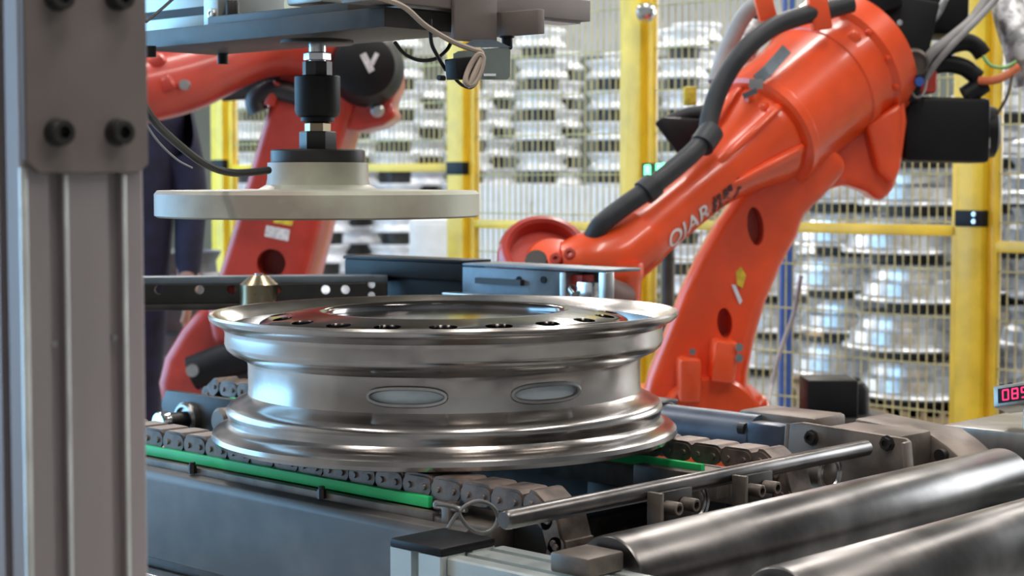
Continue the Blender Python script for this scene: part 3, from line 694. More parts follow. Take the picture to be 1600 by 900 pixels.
# wrist
W1 = P(985, 385, 3.80)
MB().tube([P(1000, 372, 3.81), P(965, 400, 3.78), P(935, 408, 3.76), P(905, 412, 3.75), P(880, 415, 3.75)], [.070, .073, .070, .062, .05], 28).build('wrist_body', M['orange'], rb)
wc = P(850, 398, 3.74)
wax = Vector((.05, -.72, .62)).normalized()
wd = MB().lathe(wc - wax * .06, wax, [(0, -.02), (.085, -.02), (.098, -.005), (.100, .05), (.097, .072), (.090, .082), (.080, .084), (.074, .078), (.072, .050), (0, .050)], 48).build('wrist_housing', M['orange2'], rb)
MB().lathe(wc - wax * .012 + Vector((.02, 0, -.012)), wax, [(.058, 0), (.058, .016), (.052, .022), (.03, .024), (0, .026)], 36).build('wrist_cover', M['orange'], rb)
MB().cyl(P(838, 415, 3.66), P(838, 404, 3.64), .026, .022, n=24).build('wrist_seal', M['blackoxide'], rb)
MB().lathe(P(972, 425, 3.74), -Z, [(.045, -.02), (.047, 0), (.046, .012), (.041, .02), (.041, .13), (.03, .14)], 36).build('tool_flange', M['orange'], rb)
for x, y in ((948, 424), (905, 428), (868, 404), (890, 396), (930, 418)):
    p = P(x, y, 3.70); MB().lathe(p, Vector((-.2, -1, .3)), [(.013, -.03), (.013, 0), (.011, .003), (.005, .003), (.005, -.004), (0, -.004)], 12).build('wrist_bolt', M['orange2'], rb)
# lettering wrapped on the forearm tube
def wrap_text(body, s0, height, ang, m, parent, name='lettering', stretch=1.0, end=None, bold=.012):
    cu = bpy.data.curves.new('txt', 'FONT'); cu.body = body; cu.size = 1; cu.offset = bold; cu.space_character = 1.05
    to = bpy.data.objects.new('txt', cu); C.objects.link(to); bpy.context.view_layer.update()
    me = bpy.data.meshes.new_from_object(to.evaluated_get(bpy.context.evaluated_depsgraph_get()))
    bpy.data.objects.remove(to); bpy.data.curves.remove(cu)
    bm = bmesh.new(); bm.from_mesh(me); bpy.data.meshes.remove(me)
    bmesh.ops.triangulate(bm, faces=bm.faces)
    for _ in range(2): bmesh.ops.subdivide_edges(bm, edges=[e for e in bm.edges if e.calc_length() > .12], cuts=1)
    bmesh.ops.triangulate(bm, faces=bm.faces)
    xs = [v.co.x for v in bm.verts]; x0, x1 = min(xs), max(xs); ys = [v.co.y for v in bm.verts]; y0, y1 = min(ys), max(ys)
    sc = height / (y1 - y0); ln = (x1 - x0) * sc * stretch
    if end is not None: ln = s0 - end
    def rad(s):
        for (ra, sa), (rb_, sb_) in zip(prof_f[:-1], prof_f[1:]):
            if sa <= s <= sb_: return ra + (rb_ - ra) * (s - sa) / max(sb_ - sa, 1e-6)
        return .07
    # text runs from the wrist towards the elbow
    g = MB(); idx = {}
    for v in bm.verts:
        s = s0 - (v.co.x - x0) / (x1 - x0) * ln
        t = (v.co.y - y0) / (y1 - y0) - .5
        r = rad(s); a = ang + t * height / .07
        d = i * math.cos(a) + j * math.sin(a)
        idx[v] = len(g.v); g.v.append(A0 + ax_ * s + d * (r + .0022))
    for f in bm.faces: g.f.append(tuple(idx[v] for v in f.verts))
    bm.free()
    me = bpy.data.meshes.new(name); me.from_pydata([v - RB for v in g.v], [], g.f); me.materials.append(m)
    o = bpy.data.objects.new(name, me); C.objects.link(o); o.parent = parent
    return o
TXT_ANG = -1.05
wrap_text('QJAR', LEN * .885, .052, TXT_ANG, M['letter_white'], rb, end=LEN * .735)
wrap_text('机器人', LEN * .725, .050, TXT_ANG, M['letter_dark'], rb, end=LEN * .612, bold=.035)
# motors and cable box behind the elbow
mo = MB().box(P(1468, 204, 4.30), (.205, .17, .155), Vector((1, 0, -.02)).normalized()).build('servo_motor', M['black'], rb, bevel=.012)
MB().lathe(P(1520, 206, 4.30), Vector((1, -.1, -.02)), [(.07, 0), (.066, .03), (.06, .052), (.045, .06), (0, .06)], 28).build('motor_cap', M['black'], mo)
MB().box(P(1541, 215, 4.232), (.020, .003, .048), Vector((.9, .3, -.1)).normalized(), Vector((-.3, .9, 0)).normalized()).build('motor_label', M['sticker'], mo)
MB().box(P(1440, 128, 4.28), (.05, .12, .06)).build('motor_plug', M['redplastic'], mo, bevel=.01)
pb = MB().box(P(1402, 78, 4.26), (.12, .16, .24), Vector((.95, 0, -.2)).normalized(), Vector((0, 1, 0)), Vector((.2, 0, .95)).normalized()).build('cable_panel', M['black'], rb, bevel=.008)
MB().box(P(1440, 15, 4.34), (.20, .16, .14)).build('servo_motor', M['black'], rb, bevel=.02)
MB().box(P(1352, 6, 4.22), (.15, .14, .07), Vector((.95, 0, .3)).normalized(), Vector((0, 1, 0)), Vector((-.3, 0, .95)).normalized()).build('servo_motor', M['black'], rb, bevel=.015)
for x, y in ((1384, 58), (1384, 76), (1400, 60), (1412, 78), (1404, 36), (1398, 140)):
    MB().lathe(P(x, y, 4.192), Vector((0, -1, 0)), [(.007, 0), (.007, .012), (0, .014)], 10).build('connector_screw', M['bright'], pb)
MB().lathe(P(1425, 98, 4.20), Vector((-.1, -1, -.1)), [(.035, 0), (.035, .04), (.028, .05), (.028, .04), (0, .04)], 24).build('plug_socket', M['brownsteel'], pb)
p = P(1434, 128, 4.17); MB().cyl(p, p + Vector((0, -.02, 0)), .011, n=14).build('blue_cap', M['blue'], pb)
for pts in (((1455, 92), (1485, 72), (1510, 66), (1525, 72), (1536, 86)), ((1440, 108), (1475, 100), (1503, 104), (1519, 114), (1528, 122)), ((1508, 150), (1520, 142), (1538, 130))):
    MB().tube(spline([P(x, y, 4.24) for x, y in pts], 6), .021 if len(pts) > 3 else .024, 14).build('elbow_connector', M['black'], rb)
def rcable(pts, r, m, name='cable'):
    return MB().tube(spline([P(*q) for q in pts], 8), r, 10).build(name, m, rb)
rcable([(1545, -6, 4.22), (1520, 30, 4.2), (1485, 60, 4.18), (1455, 84, 4.18), (1440, 108, 4.2)], .013, M['grey_cable'])
rcable([(1560, -6, 4.2), (1530, 28, 4.18), (1490, 68, 4.16), (1462, 100, 4.18), (1445, 125, 4.2)], .008, M['grey_cable'])
rcable([(1420, 20, 4.22), (1430, 34, 4.2), (1450, 36, 4.2), (1466, 20, 4.2), (1478, -5, 4.2)], .009, M['foil'])
rcable([(1418, 105, 4.2), (1424, 140, 4.18), (1432, 152, 4.18), (1444, 144, 4.18), (1449, 118, 4.2)], .003, M['grey_cable'], 'safety_wire')
rcable([(1536, 88, 4.22), (1550, 103, 4.2), (1572, 105, 4.2), (1588, 96, 4.2)], .0045, M['wiregreen'], 'earth_wire')
rcable([(1530, 126, 4.22), (1555, 125, 4.2), (1575, 116, 4.2), (1592, 104, 4.2)], .010, M['wireorange'], 'earth_wire')
rcable([(1558, 178, 4.24), (1574, 150, 4.2), (1582, 118, 4.2), (1590, 106, 4.2)], .004, M['brownsteel'], 'earth_wire')
rcable([(1610, 130, 4.3), (1592, 70, 4.3), (1580, 30, 4.32), (1572, -10, 4.35)], .042, M['foil'], 'foil_sleeve')
rcable([(1395, 148, 4.22), (1405, 152, 4.2), (1412, 146, 4.2)], .008, M['white'], 'cable_end')
# umbilical hoses and the clamps
hp = [(1330, 5, 4.08), (1292, 16, 4.06), (1250, 26, 4.02), (1205, 44, 3.98), (1160, 82, 3.94), (1128, 130, 3.92), (1110, 180, 3.90), (1104, 210, 3.88), (1085, 236, 3.84), (1050, 266, 3.80), (1010, 298, 3.76), (970, 326, 3.74), (940, 350, 3.73), (925, 375, 3.74)]
MB().tube(spline([P(*q) for q in hp], 8), .0215, 16).build('hose', M['rubber'], rb)
for a, b in (((1112, 205, 3.885), (1096, 228, 3.855)), ((1022, 288, 3.765), (1006, 302, 3.755))):
    MB().cyl(P(*a), P(*b), .028, n=18).build('hose_clamp', M['rubber'], rb)
rcable([(1200, -6, 4.2), (1165, 22, 4.2), (1135, 80, 4.2), (1118, 130, 4.18)], .020, M['grey_cable'], 'hose')
rcable([(1190, 12, 4.3), (1160, 60, 4.3), (1142, 110, 4.28), (1120, 165, 4.25), (1075, 178, 4.25), (1045, 190, 4.25)], .016, M['rubber'], 'hose')
rcable([(1185, 40, 4.25), (1160, 90, 4.22), (1150, 140, 4.2), (1130, 168, 4.2), (1108, 190, 4.2)], .028, M['foil'], 'cable_sleeve')
for pts in (((1178, -8), (1206, -8), (1216, 28), (1188, 34)), ((1262, -8), (1292, -8), (1302, 44), (1272, 48))):
    MB().prism(px_poly(pts, 4.02), Vector((0, .03, 0))).build('hose_bracket', M['orange'], rb, bevel=.004)
MB().prism(px_poly([(1022, 192), (1034, 182), (1104, 186), (1104, 236), (1070, 246), (1058, 240)], 4.2), Vector((.02, .16, 0))).build('servo_motor', M['black'], rb, bevel=.008)
MB().box(P(1078, 150, 4.30), (.030, .03, .045)).build('yellow_tag', M['sticker_yellow'], rb, bevel=.003)

# ------------------------------------------------------------------ left robot, farther back
R2 = P(330, 690, 5.2); R2.z = 0
r2 = thing('industrial_robot', 'red six-axis robot behind the press head, forearm reaching past the column', 'robot', R2)
Y2 = 5.0
MB().lathe((R2.x + .03, R2.y + .1, 0), Z, [(.34, 0), (.34, .05), (.28, .07), (.26, .22), (.27, .30), (.20, .40)], 40).build('base', M['orange2'], r2)
tur = px_poly([(312, 480), (282, 515), (255, 560), (245, 600), (252, 640), (268, 690), (320, 720), (420, 720), (470, 640), (470, 520), (430, 470), (360, 465)], Y2 + .06)
MB().prism(tur, Vector((0, .30, 0))).build('turret', M['orange2'], r2, bevel=.035, seg=4)
MB().lathe(P(372, 600, Y2 + .02), Vector((0, 1, 0)), [(0, 0), (.10, 0), (.11, .01), (.11, .1)], 32).build('joint_cover', M['darkplate'], r2)
MB().tube([P(300, 584, Y2 - .02), P(340, 568, Y2 - .02), P(400, 550, Y2 - .02)], .05, 16).build('servo_motor', M['black'], r2)
p = P(302, 578, Y2 - .08); MB().cyl(p, p + Vector((0, -.02, 0)), .018, n=12).build('motor_plug', M['steel'], r2)
low2 = px_poly([(428, 118), (412, 180), (385, 275), (360, 360), (338, 430), (322, 490), (330, 540), (400, 560), (455, 530), (476, 440), (494, 370), (510, 300), (535, 215), (560, 140), (500, 95)], Y2)
l2 = MB().prism(low2, Vector((.03, .24, 0))).build('lower_arm', M['orange2'], r2, bevel=.03, seg=4)
cut(l2, MB().prism([P(416 + 23 * math.cos(a), 414 + 23 * math.sin(a), Y2 - .1) for a in [2 * math.pi * e / 28 for e in range(28)]], Vector((0, .24, 0))))
MB().prism(px_poly([(416, 352), (453, 359), (450, 377), (413, 369)], Y2 - .004), Vector((0, .006, 0))).build('sticker', M['sticker'], r2)
MB().prism(px_poly([(428, 340), (458, 345), (456, 353), (427, 348)], Y2 - .004), Vector((0, .006, 0))).build('sticker', M['sticker_yellow'], r2)
# elbow with motor, forearm to the left
MB().prism(px_poly([(440, 70), (500, 50), (600, 60), (622, 95), (624, 130), (610, 165), (622, 180), (598, 196), (560, 205), (520, 200), (480, 150), (440, 125)], Y2 + .03), Vector((0, .3, 0))).build('elbow_casting', M['orange2'], r2, bevel=.03, seg=4)
mo2 = MB().lathe(P(572, 108, Y2 + .06), Vector((.05, -1, 0)), [(.11, 0), (.11, .05), (.098, .09), (.085, .14), (.06, .155), (0, .155)], 36).build('servo_motor', M['black'], r2)
MB().box(P(574, 98, Y2 - .100), (.018, .003, .055), Vector((.9, 0, .45)).normalized(), Vector((0, 1, 0)), Vector((-.45, 0, .9)).normalized()).build('motor_label', M['sticker'], mo2)
MB().box(P(585, 92, Y2 - .100), (.012, .003, .035), Vector((.9, 0, -.45)).normalized(), Vector((0, 1, 0)), Vector((.45, 0, .9)).normalized()).build('motor_label', M['sticker'], mo2)
for x, y in ((590, 173), (575, 157)): MB().lathe(P(x, y, Y2 + .03), Vector((0, -1, 0)), [(.02, 0), (.02, .012), (.012, .02), (0, .02)], 14).build('bolt', M['steel'], r2)
MB().tube(spline([P(505, 80, Y2 + .05), P(440, 76, Y2 - .02), P(390, 84, Y2 - .1), P(330, 106, Y2 - .2), P(270, 126, Y2 - .3), P(200, 142, Y2 - .42), P(120, 158, Y2 - .55)], 3), [.09, .085, .082, .078, .076, .076, .078, .081, .084, .088, .092, .094, .095, .095, .094, .092, .09, .088, .086], 32).build('forearm', M['orange2'], r2)
MB().box(P(245, 140, Y2 - .42), (.10, .06, .04), Vector((.9, 0, .42)).normalized(), Vector((0, 1, 0)), Vector((-.42, 0, .9)).normalized()).build('casting_pad', M['orange2'], r2, bevel=.01)
MB().box(P(235, 105, Y2 - .42), (.09, .06, .03), Vector((.8, 0, .6)).normalized(), Vector((0, 1, 0)), Vector((-.6, 0, .8)).normalized()).build('casting_pad', M['orange2'], r2, bevel=.01)
p = P(290, 133, Y2 - .40); MB().cyl(p, p + Vector((0, -.02, 0)), .014, n=12).build('plug', M['steel'], r2)
MB().tube([P(345, 148, Y2 + .05), P(385, 135, Y2 + .05), P(430, 128, Y2 + .05), P(450, 140, Y2 + .05)], [.02, .038, .046, .04], 14).build('cable_bundle', M['blackoxide'], r2)
MB().tube(spline([P(405, 175, Y2), P(400, 155, Y2), P(430, 140, Y2), P(470, 150, Y2)], 6), .03, 12).build('cable_bundle', M['blackoxide'], r2)
rr = MB().tube([P(436, 130, Y2 - .01), P(425, 148, Y2 - .01), P(420, 165, Y2 - .01)], .018, 10).build('arm_bracket', M['orange2'], r2)

# ------------------------------------------------------------------ gripper frame carried by the right robot
gf = thing('gripper_frame', 'steel gripper frame of perforated bars reaching behind the wheel top', 'gripper', P(620, 470, 3.25))
bar = [P(190, 432, 3.22), P(395, 427, 3.20), P(480, 429, 3.22), P(600, 438, 3.28)]
# perforated bar: a channel, two straight lengths
def slab(p0, p1, y0, y1, th, name, m, parent, bevel=.002):
    """vertical bar between two plan points with z from y0..y1 given as world heights"""
    d = (p1 - p0); d.z = 0; d.normalize(); n = Vector((d.y, -d.x, 0))
    if n.y > 0: n = -n
    q = [Vector((p0.x, p0.y, y0)), Vector((p1.x, p1.y, y0)), Vector((p1.x, p1.y, y1)), Vector((p0.x, p0.y, y1))]
    return MB().prism(q, -n * th).build(name, m, parent, bevel=bevel)
pL = P(150, 460, 3.15); pR = P(606, 460, 3.23)
zt_, zb_ = P(400, 443, 3.19).z, P(400, 474, 3.19).z
pbr = slab(pL, pR, zb_, zt_, .012, 'perforated_bar', M['blackoxide'], gf)
hc = MB()
for x in (248, 311, 361, 431, 508, 539, 580): 
    r_ = .0085 if x < 560 else .007
    for yy in ((453,) if x < 560 else (443, 460)):
        p = P(x, yy if x < 560 else yy + 2, 3.19 + (x - 400) * .00017) 
        hc.cyl(p + Vector((0, -.05, 0)), p + Vector((0, .06, 0)), r_, n=18)
cut(pbr, hc)
slab(pL, pR, zt_, zt_ + .013, .045, 'top_flange', M['galv'], gf)
slab(pL, pR, zb_ - .012, zb_, .045, 'bottom_flange', M['darkplate'], gf)
for x in (361, 433):
    p = P(x, 453, 3.215); MB().lathe(p, Vector((0, -1, 0)), [(.010, -.01), (.010, .006), (.007, .010), (0, .010)], 16).build('red_plug', M['redplastic'], gf)
cr = P(405, 460, 3.14)
MB().lathe(cr, Z, [(.0, -.036), (.020, -.036), (.034, -.022), (.034, .018), (.016, .034), (0, .035)], 40).build('finger_roller', M['brass'], gf)
MB().cyl(cr - Z * .038, cr + Z * .0375, .008, n=14).build('roller_pin', M['bright'], gf)
# black slide and blue-grey channel
def YC(x): return 2.88 + (946 - x) / 246 * .26
def gz(x, y): return P(x, y, YC(x)).z
def gbar(x0, x1, yref, ya, yb, th, name, m, bevel=.002, dy=0):
    return slab(P(x0, yref, YC(x0) + dy), P(x1, yref, YC(x1) + dy), gz((x0 + x1) / 2, yb), gz((x0 + x1) / 2, ya), th, name, m, gf, bevel)
gbar(538, 724, 415, 408, 434, .06, 'slide_rail', M['black'], .003)
gbar(536, 724, 404, 403, 408, .075, 'slide_cover', M['black'], .001)
gbar(585, 722, 440, 432, 490, .03, 'slide_block', M['black'], .003, .02)
gbar(722, 876, 440, 420, 490, .010, 'channel_web', M['galv'])
gbar(722, 946, 408, 416, 421, .09, 'channel_top', M['galv'])
for x in (812, 850):
    p = P(x, 437, YC(x) - .001); MB().lathe(p, Vector((-.6, -.75, 0)), [(.006, -.01), (.006, .003), (0, .003)], 14).build('web_hole', M['black'], gf)
MB().box(P(780, 440, YC(780) - .01), (.11, .010, .010), -U, V).build('slide_lever', M['blackoxide'], gf)
gbar(868, 884, 430, 425, 490, .06, 'end_plate', M['steel'])
gbar(935, 947, 430, 425, 490, .02, 'end_plate', M['steel'])
gbar(884, 936, 430, 426, 490, .01, 'back_plate', M['galv'], .001, .07)
MB().box(P(922, 452, YC(922) + .02), (.035, .03, .026), -U, V).build('clamp_block', M['bright'], gf, bevel=.003)
MB().cyl(P(893, 452, YC(893) + .01), P(899, 461, YC(899) - .005), .007, n=12).build('clamp_screw', M['bright'], gf)
gbar(690, 840, 455, 459, 463, .03, 'lower_plate', M['steel'], .002, -.04)
gbar(888, 910, 430, 430, 446, .03, 'red_block', M['redplastic'], .002, .02)
MB().tube([P(915, 440, 3.03), P(950, 458, 3.35), P(972, 464, 3.70)], .03, 14).build('mount_arm', M['darkplate'], gf)

# ------------------------------------------------------------------ yellow fence
FA = P(1525, 400, 4.9); FA.z = 0
def F(t_, z=0): return FA + U * t_ + Z * z
TP = [(-.98, 0), (0, 0), (1.2245, 0), (2.04, 0), (3.45, 0), (5.0, 0)]
plabs = ['yellow fence post beyond the control box', 'yellow fence post with black clamp behind the black motor', 'yellow fence post with round knob near the green light', 'yellow fence post behind the press disc edge', 'dull yellow fence post behind the red robot', 'yellow fence post hidden behind the column']
FH = 2.2
posts = []
for k, (tt_, _) in enumerate(TP):
    if k in (0, 5): continue
    t = thing('fence_post', plabs[k], 'post', F(tt_), 'yellow fence posts')
    MB().box(F(tt_, FH / 2), (.08, .08, FH), V, U, Z).build('post', M['yellow'], t, bevel=.004)
    MB().box(F(tt_, .006), (.16, .16, .012), V, U, Z).build('foot_plate', M['yellow'], t, bevel=.002)
    zc = {1: P(1525, 341, 4.9).z, 2: .98, 3: P(715, 263, 6.3).z, 4: P(352, 258, 7.2).z}[k]
    for zz in (zc, .25):
        MB().box(F(tt_, zz), (.088, .088, .045), V, U, Z).build('clamp', M['black'], t, bevel=.003)
    if k == 1:
        for dz in (-.008, .012):
            p = F(tt_, zc + dz) - V * .046 - U * .02; MB().lathe(p, -V, [(.007, 0), (.007, .006), (0, .007)], 10).build('clamp_screw', M['bright'], t)
    if k == 2:
        p = PA(1008, 20, (F(tt_) - W0).dot(V) - .042)
        kn = MB().lathe(P(1008, 20, 5.64), (-V - U).normalized() * 1, [(.012, -.05), (.012, 0), (.028, .004), (.032, .02), (.024, .036), (0, .042)], 24).build('knob', M['bright'], t)
def panel(t0, t1, label, rails, mesh=(.12, 2.1), off=0, group='yellow fence panels'):
    s = 1 if t1 > t0 else -1
    t = thing('wire_fence', label, 'fence', F((t0 + t1) / 2), group)
    MB().box(F(t0 + .055, 1.1), (.03, .03, 2.0), V, U, Z).build('stile', M['yellow'], t, bevel=.003)
    MB().box(F(t1 - .055, 1.1), (.03, .03, 2.0), V, U, Z).build('stile', M['yellow'], t, bevel=.003)
    for z in [.115, 2.085] + rails:
        MB().box(F((t0 + t1) / 2, z), (.03, t1 - t0 - .11, .03), V, U, Z).build('rail', M['yellow'], t, bevel=.003)
    wv = MB(); n = int((t1 - t0 - .14) / .0265)
    for k in range(n + 1):
        tt = t0 + .07 + (t1 - t0 - .14) * k / n
        wv.box(F(tt, (mesh[0] + mesh[1]) / 2), (.0035, .0035, mesh[1] - mesh[0]), V, U, Z)
    z = mesh[0] + .10
    while z < mesh[1] - .03:
        wv.box(F((t0 + t1) / 2, z) - V * .004, (.0045, t1 - t0 - .14, .0045), V, U, Z); z += .135
    o = wv.build('wire_mesh', M['wire'], t, smooth=10); o['kind'] = 'stuff'
    for q in (t0 + .03, t1 - .03):
        for z in (.6, 1.7): MB().box(F(q, z), (.02, .05, .03), V, U, Z).build('hinge', M['blackoxide'], t)
    return t
panel(0, 1.2245, 'yellow wire mesh fence panel behind the orange robot', [1.005])
panel(1.2245, 2.04, 'yellow wire mesh fence panel between press disc and orange robot', [P(830, 352, 6.05).z])
panel(2.04, 3.45, 'yellow wire mesh fence panel over the white cabinet behind the red robot', [P(640, 262, 6.5).z], mesh=(P(640, 262, 6.5).z, 2.08))
panel(-.98, 0, 'yellow wire mesh fence panel beyond the control box', [P(1587, 388, 4.75).z])

# ------------------------------------------------------------------ store of wheels behind the fence
def store_wheel(name, R, H, m, n=40):
    k = R
    pr = [(R * .60, .0), (R * .985, 0), (R, .008), (R * .99, .018), (R * .935, .03), (R * .93, H * .30), (R * .84, H * .42), (R * .835, H * .62), (R * .93, H * .74), (R * .935, H - .03), (R * .99, H - .016), (R, H - .006), (R * .985, H), (R * .95, H - .004), (R * .90, H - .03), (R * .86, H - .05), (R * .74, H - .03), (R * .60, H - .02)]
    if H > .13: pr = [(R * .55, .0), (R * .98, 0), (R, .008), (R * .985, .018), (R * .90, .030), (R * .875, H * .48), (R * .76, H * .60), (R * .745, H * .80), (R * .80, H * .93), (R * .82, H), (R * .79, H), (R * .70, H - .03), (R * .55, H - .03)]
    return MB().lathe((0, 0, 0), Z, pr, n, closed=True).build(name, m, origin=(0, 0, 0), smooth=45)
def pallet(cx, cy, label, group, w_=1.15, z=.0):
    t = thing('pallet', label, 'pallet', (cx, cy, z), group)
    for k in range(3): MB().wb(cx - w_ / 2, cx + w_ / 2, cy - w_ / 2 + k * (w_ - .1) / 2, cy - w_ / 2 + k * (w_ - .1) / 2 + .1, z, z + .1).build('runner', M['wood'], t)
    for k in range(6): MB().wb(cx - w_ / 2 + k * (w_ - .14) / 5, cx - w_ / 2 + k * (w_ - .14) / 5 + .14, cy - w_ / 2, cy + w_ / 2, z + .1, z + .122).build('board', M['wood'], t)
    return t
protos = {}
def put_wheel(kind, x, y, z, R, H, m, label, group, tilt=0):
    key = (kind, R, H)
    if key not in protos: protos[key] = o = store_wheel('store_wheel', R, H, m); 
    else:
        o = bpy.data.objects.new('store_wheel', protos[key].data); C.objects.link(o)
    o.location = (x, y, z); o.rotation_euler = (0, 0, 0)
    if kind == 'far':  # dark core added to darken the gap under each stacked wheel
        if 'hub' not in protos: h_ = protos['hub'] = MB().lathe((0, 0, 0), Z, [(.095, -.082), (.105, -.078), (.11, .004), (.08, .004)], 24).build('hub', M['darkplate'], o, smooth=45); h_.location = (0, 0, 0); h_.data.transform(Matrix.Translation(o.location))
        else:
            h_ = bpy.data.objects.new('hub', protos['hub'].data); C.objects.link(h_); h_.parent = o
    if kind in ('near', 'near2'):  # same dark gap filler for the nearer stacks
        if 'hub2' not in protos: protos['hub2'] = MB().lathe((0, 0, 0), Z, [(.15, -.049), (.165, -.046), (.17, .004), (.12, .004)], 28).build('hub', M['darkplate'], origin=(0, 0, 0), smooth=45); h_ = protos['hub2']
        else: h_ = bpy.data.objects.new('hub', protos['hub2'].data); C.objects.link(h_)
        h_.parent = o
    tag(o, label, 'wheel', group); return o
# far pale wheels, seen between the posts: two staggered rows of stacks
far_lab = 'pale silver wheel in the far stacks behind the fence'
def stack(xpx, Y, R, H, n, z0, kind, m, label, group, jit=.01, topjit=0):
    x = P(xpx, 300, Y).x
    for k in range(n):
        put_wheel(kind, x + random.uniform(-jit, jit), Y + random.uniform(-jit, jit), z0 + k * (H + (.082 if kind == 'far' else .05 if kind in ('near', 'near2') else .001)), R, H, m, ('topmost ' + label) if k == n - 1 else label, group)
row = 0
for Yr, step, ph_, nst in ((11.6, 112, 0, 10), (12.3, 106, 66, 10)):
    x = 396 + ph_ * .8
    while x < 1240:
        lab = 'pale silver wheel in the far stacks ' + ('beyond the red robot' if x < 724 else 'between press disc and knobbed post' if x < 997 else 'beyond the orange robot')
        stack(x, Yr, .175, .118, nst + random.choice((-2, -1, 0, 0)), .205 + row * .10, 'far', M['farwheel'], lab, 'pale wheels in the far stacks', .015)
        x += step
    row += 1
for k in range(4):
    x = P(400 + 240 * k, 300, 11.8).x
    pallet(x + .4, 11.62, 'wooden pallet under the front row of the far stacks', 'pallets under the far stacks', 1.0, 0)
sp2 = thing('storage_platform', 'long low timber platform under the back row of far stacks', 'platform', (.3, 12.3, 0))
for k in range(12): MB().wb(-1.75 + k * .36, -1.75 + k * .36 + .35, 12.125, 12.60, .19, .223).build('board', M['wood'], sp2)
for y in (12.15, 12.5): MB().wb(-1.75, 2.56, y, y + .08, 0, .19).build('beam', M['wood'], sp2)
wb_ = thing('white_barrier', 'low white barrier wall behind the mesh beside the orange wrist', 'barrier', (P(860, 300, 9.5).x, 9.55, 0))
for k in range(3):
    x0 = P(738, 300, 9.5).x + k * .32
    MB().wb(x0, x0 + .315, 9.5, 9.6, .05, P(800, 288, 9.5).z - k * .01).build('panel', M['white'], wb_, bevel=.004)
MB().wb(P(738, 300, 9.5).x, P(738, 300, 9.5).x + .96, 9.48, 9.62, 0, .05).build('base', M['darkplate'], wb_)
# nearer silver stacks at the right
for x, Y, R, H, n in ((1325, 8.9, .30, .165, 6), (1440, 8.0, .305, .165, 6), (1575, 8.6, .30, .165, 7), (1690, 7.8, .31, .175, 6)):
    stack(x, Y, R, H, n, .172, 'near', M['silverwheel'], {1325: 'silver wheel in the stack behind the black cable box', 1440: 'silver wheel in the stack just inside the clamped post', 1575: 'silver wheel in the stack beyond the clamped post', 1690: 'silver wheel in the stack behind the red display'}[x], 'silver wheels stacked behind the fence', .05)
    q = P(x, 300, Y); pallet(q.x, Y, 'wooden pallet under a stack of big silver wheels', 'pallets under the silver wheels', .56)
for x, Y, n in ((1215, 10.4, 8), (1600, 10.3, 9)):
    stack(x, Y, .29, .165, n, .05, 'near2', M['silverwheel'], 'silver wheel in the tall back stacks behind the orange robot', 'silver wheels in the second row', .04)
# dull grey wheels at far left
for k in range(3): 
    q = P(250, 400, 6.4)
    put_wheel('dull', q.x, 6.4, .30 + .20 * k, .27, .19, M['greywheel'], 'dull grey wheel in the low stack beside the worker', 'dull grey wheels by the worker')
t = thing('stand_box', 'low dark box under the stack of dull grey wheels', 'box', (P(250, 400, 6.4).x, 6.4, 0))
MB().wb(t.location.x - .28, t.location.x + .28, 6.12, 6.68, 0, .30).build('body', M['darkplate'], t, bevel=.01)
# white cabinet, green light, misc behind the fence
wc_ = thing('white_cabinet', 'plain white cabinet standing behind the fence by the press disc', 'cabinet', (P(672, 400, 7.6).x, 7.75, 0))
x0, x1 = P(640, 400, 7.6).x, P(712, 400, 7.6).x
zc = P(670, 343, 7.6).z
MB().wb(x0, x1, 7.6, 7.9, .05, zc).build('body', M['white'], wc_, bevel=.006)
MB().wb(x0 + .02, x1 - .02, 7.585, 7.6, .1, zc - .02).build('door', M['white'], wc_, bevel=.003)
MB().wb(x0 + .01, x1 - .01, 7.62, 7.88, 0, .05).build('plinth', M['darkplate'], wc_)
gl = thing('signal_light', 'green lit indicator with two bars behind the robot hose', 'light', (P(1020, 272, 5.62).x, 5.63, 0))
p = P(1020, 272, 5.62)
MB().wb(p.x - .035, p.x + .045, 5.612, 5.64, p.z - .035, p.z + .035).build('panel', M['darkplate'], gl, bevel=.003)
for x, y, hh in ((1011, 272, .028), (1029, 266, .020)):
    q = P(x, y, 5.62); MB().wb(q.x - .009, q.x + .009, 5.60, 5.612, q.z - hh, q.z + hh).build('lit_bar', M['green_led'], gl, bevel=.003)
q = P(1040, 258, 5.62); MB().wb(q.x - .012, q.x + .02, 5.60, 5.612, q.z - .006, q.z + .006).build('lit_bar', M['green_led'], gl)
MB().cyl((p.x + .05, 5.63, 0), (p.x + .05, 5.63, p.z), .02, n=12).build('pole', M['darkplate'], gl)
bl_ = thing('blue_upright', 'blue steel upright standing behind the fence beside the robot arm', 'post', (P(1228, 470, 6.9).x, 6.9, 0))
MB().wb(P(1219, 470, 6.9).x, P(1237, 470, 6.9).x, 6.88, 6.94, 0, 1.9).build('upright', M['blue'], bl_, bevel=.004)
MB().wb(P(1210, 470, 6.9).x, P(1246, 470, 6.9).x, 6.85, 6.97, 0, .01).build('foot', M['blue'], bl_)
kc = thing('cable_gland_box', 'black cable box on a round stand beyond the gear motor', 'box', (P(1302, 640, 4.0).x, 4.0, 0))
z0 = P(1302, 648, 4.0).z; z1 = P(1302, 590, 4.0).z
MB().wb(P(1256, 600, 4).x, P(1335, 600, 4).x, 3.95, 4.07, z0 - .005, z1).build('box', M['black'], kc, bevel=.006)
MB().lathe((P(1335, 600, 4).x, 4.03, z0), Z, [(.04, 0), (.04, z1 - z0 - .03), (.03, z1 - z0 - .015), (0, z1 - z0 - .01)], 20).build('gland', M['black'], kc)
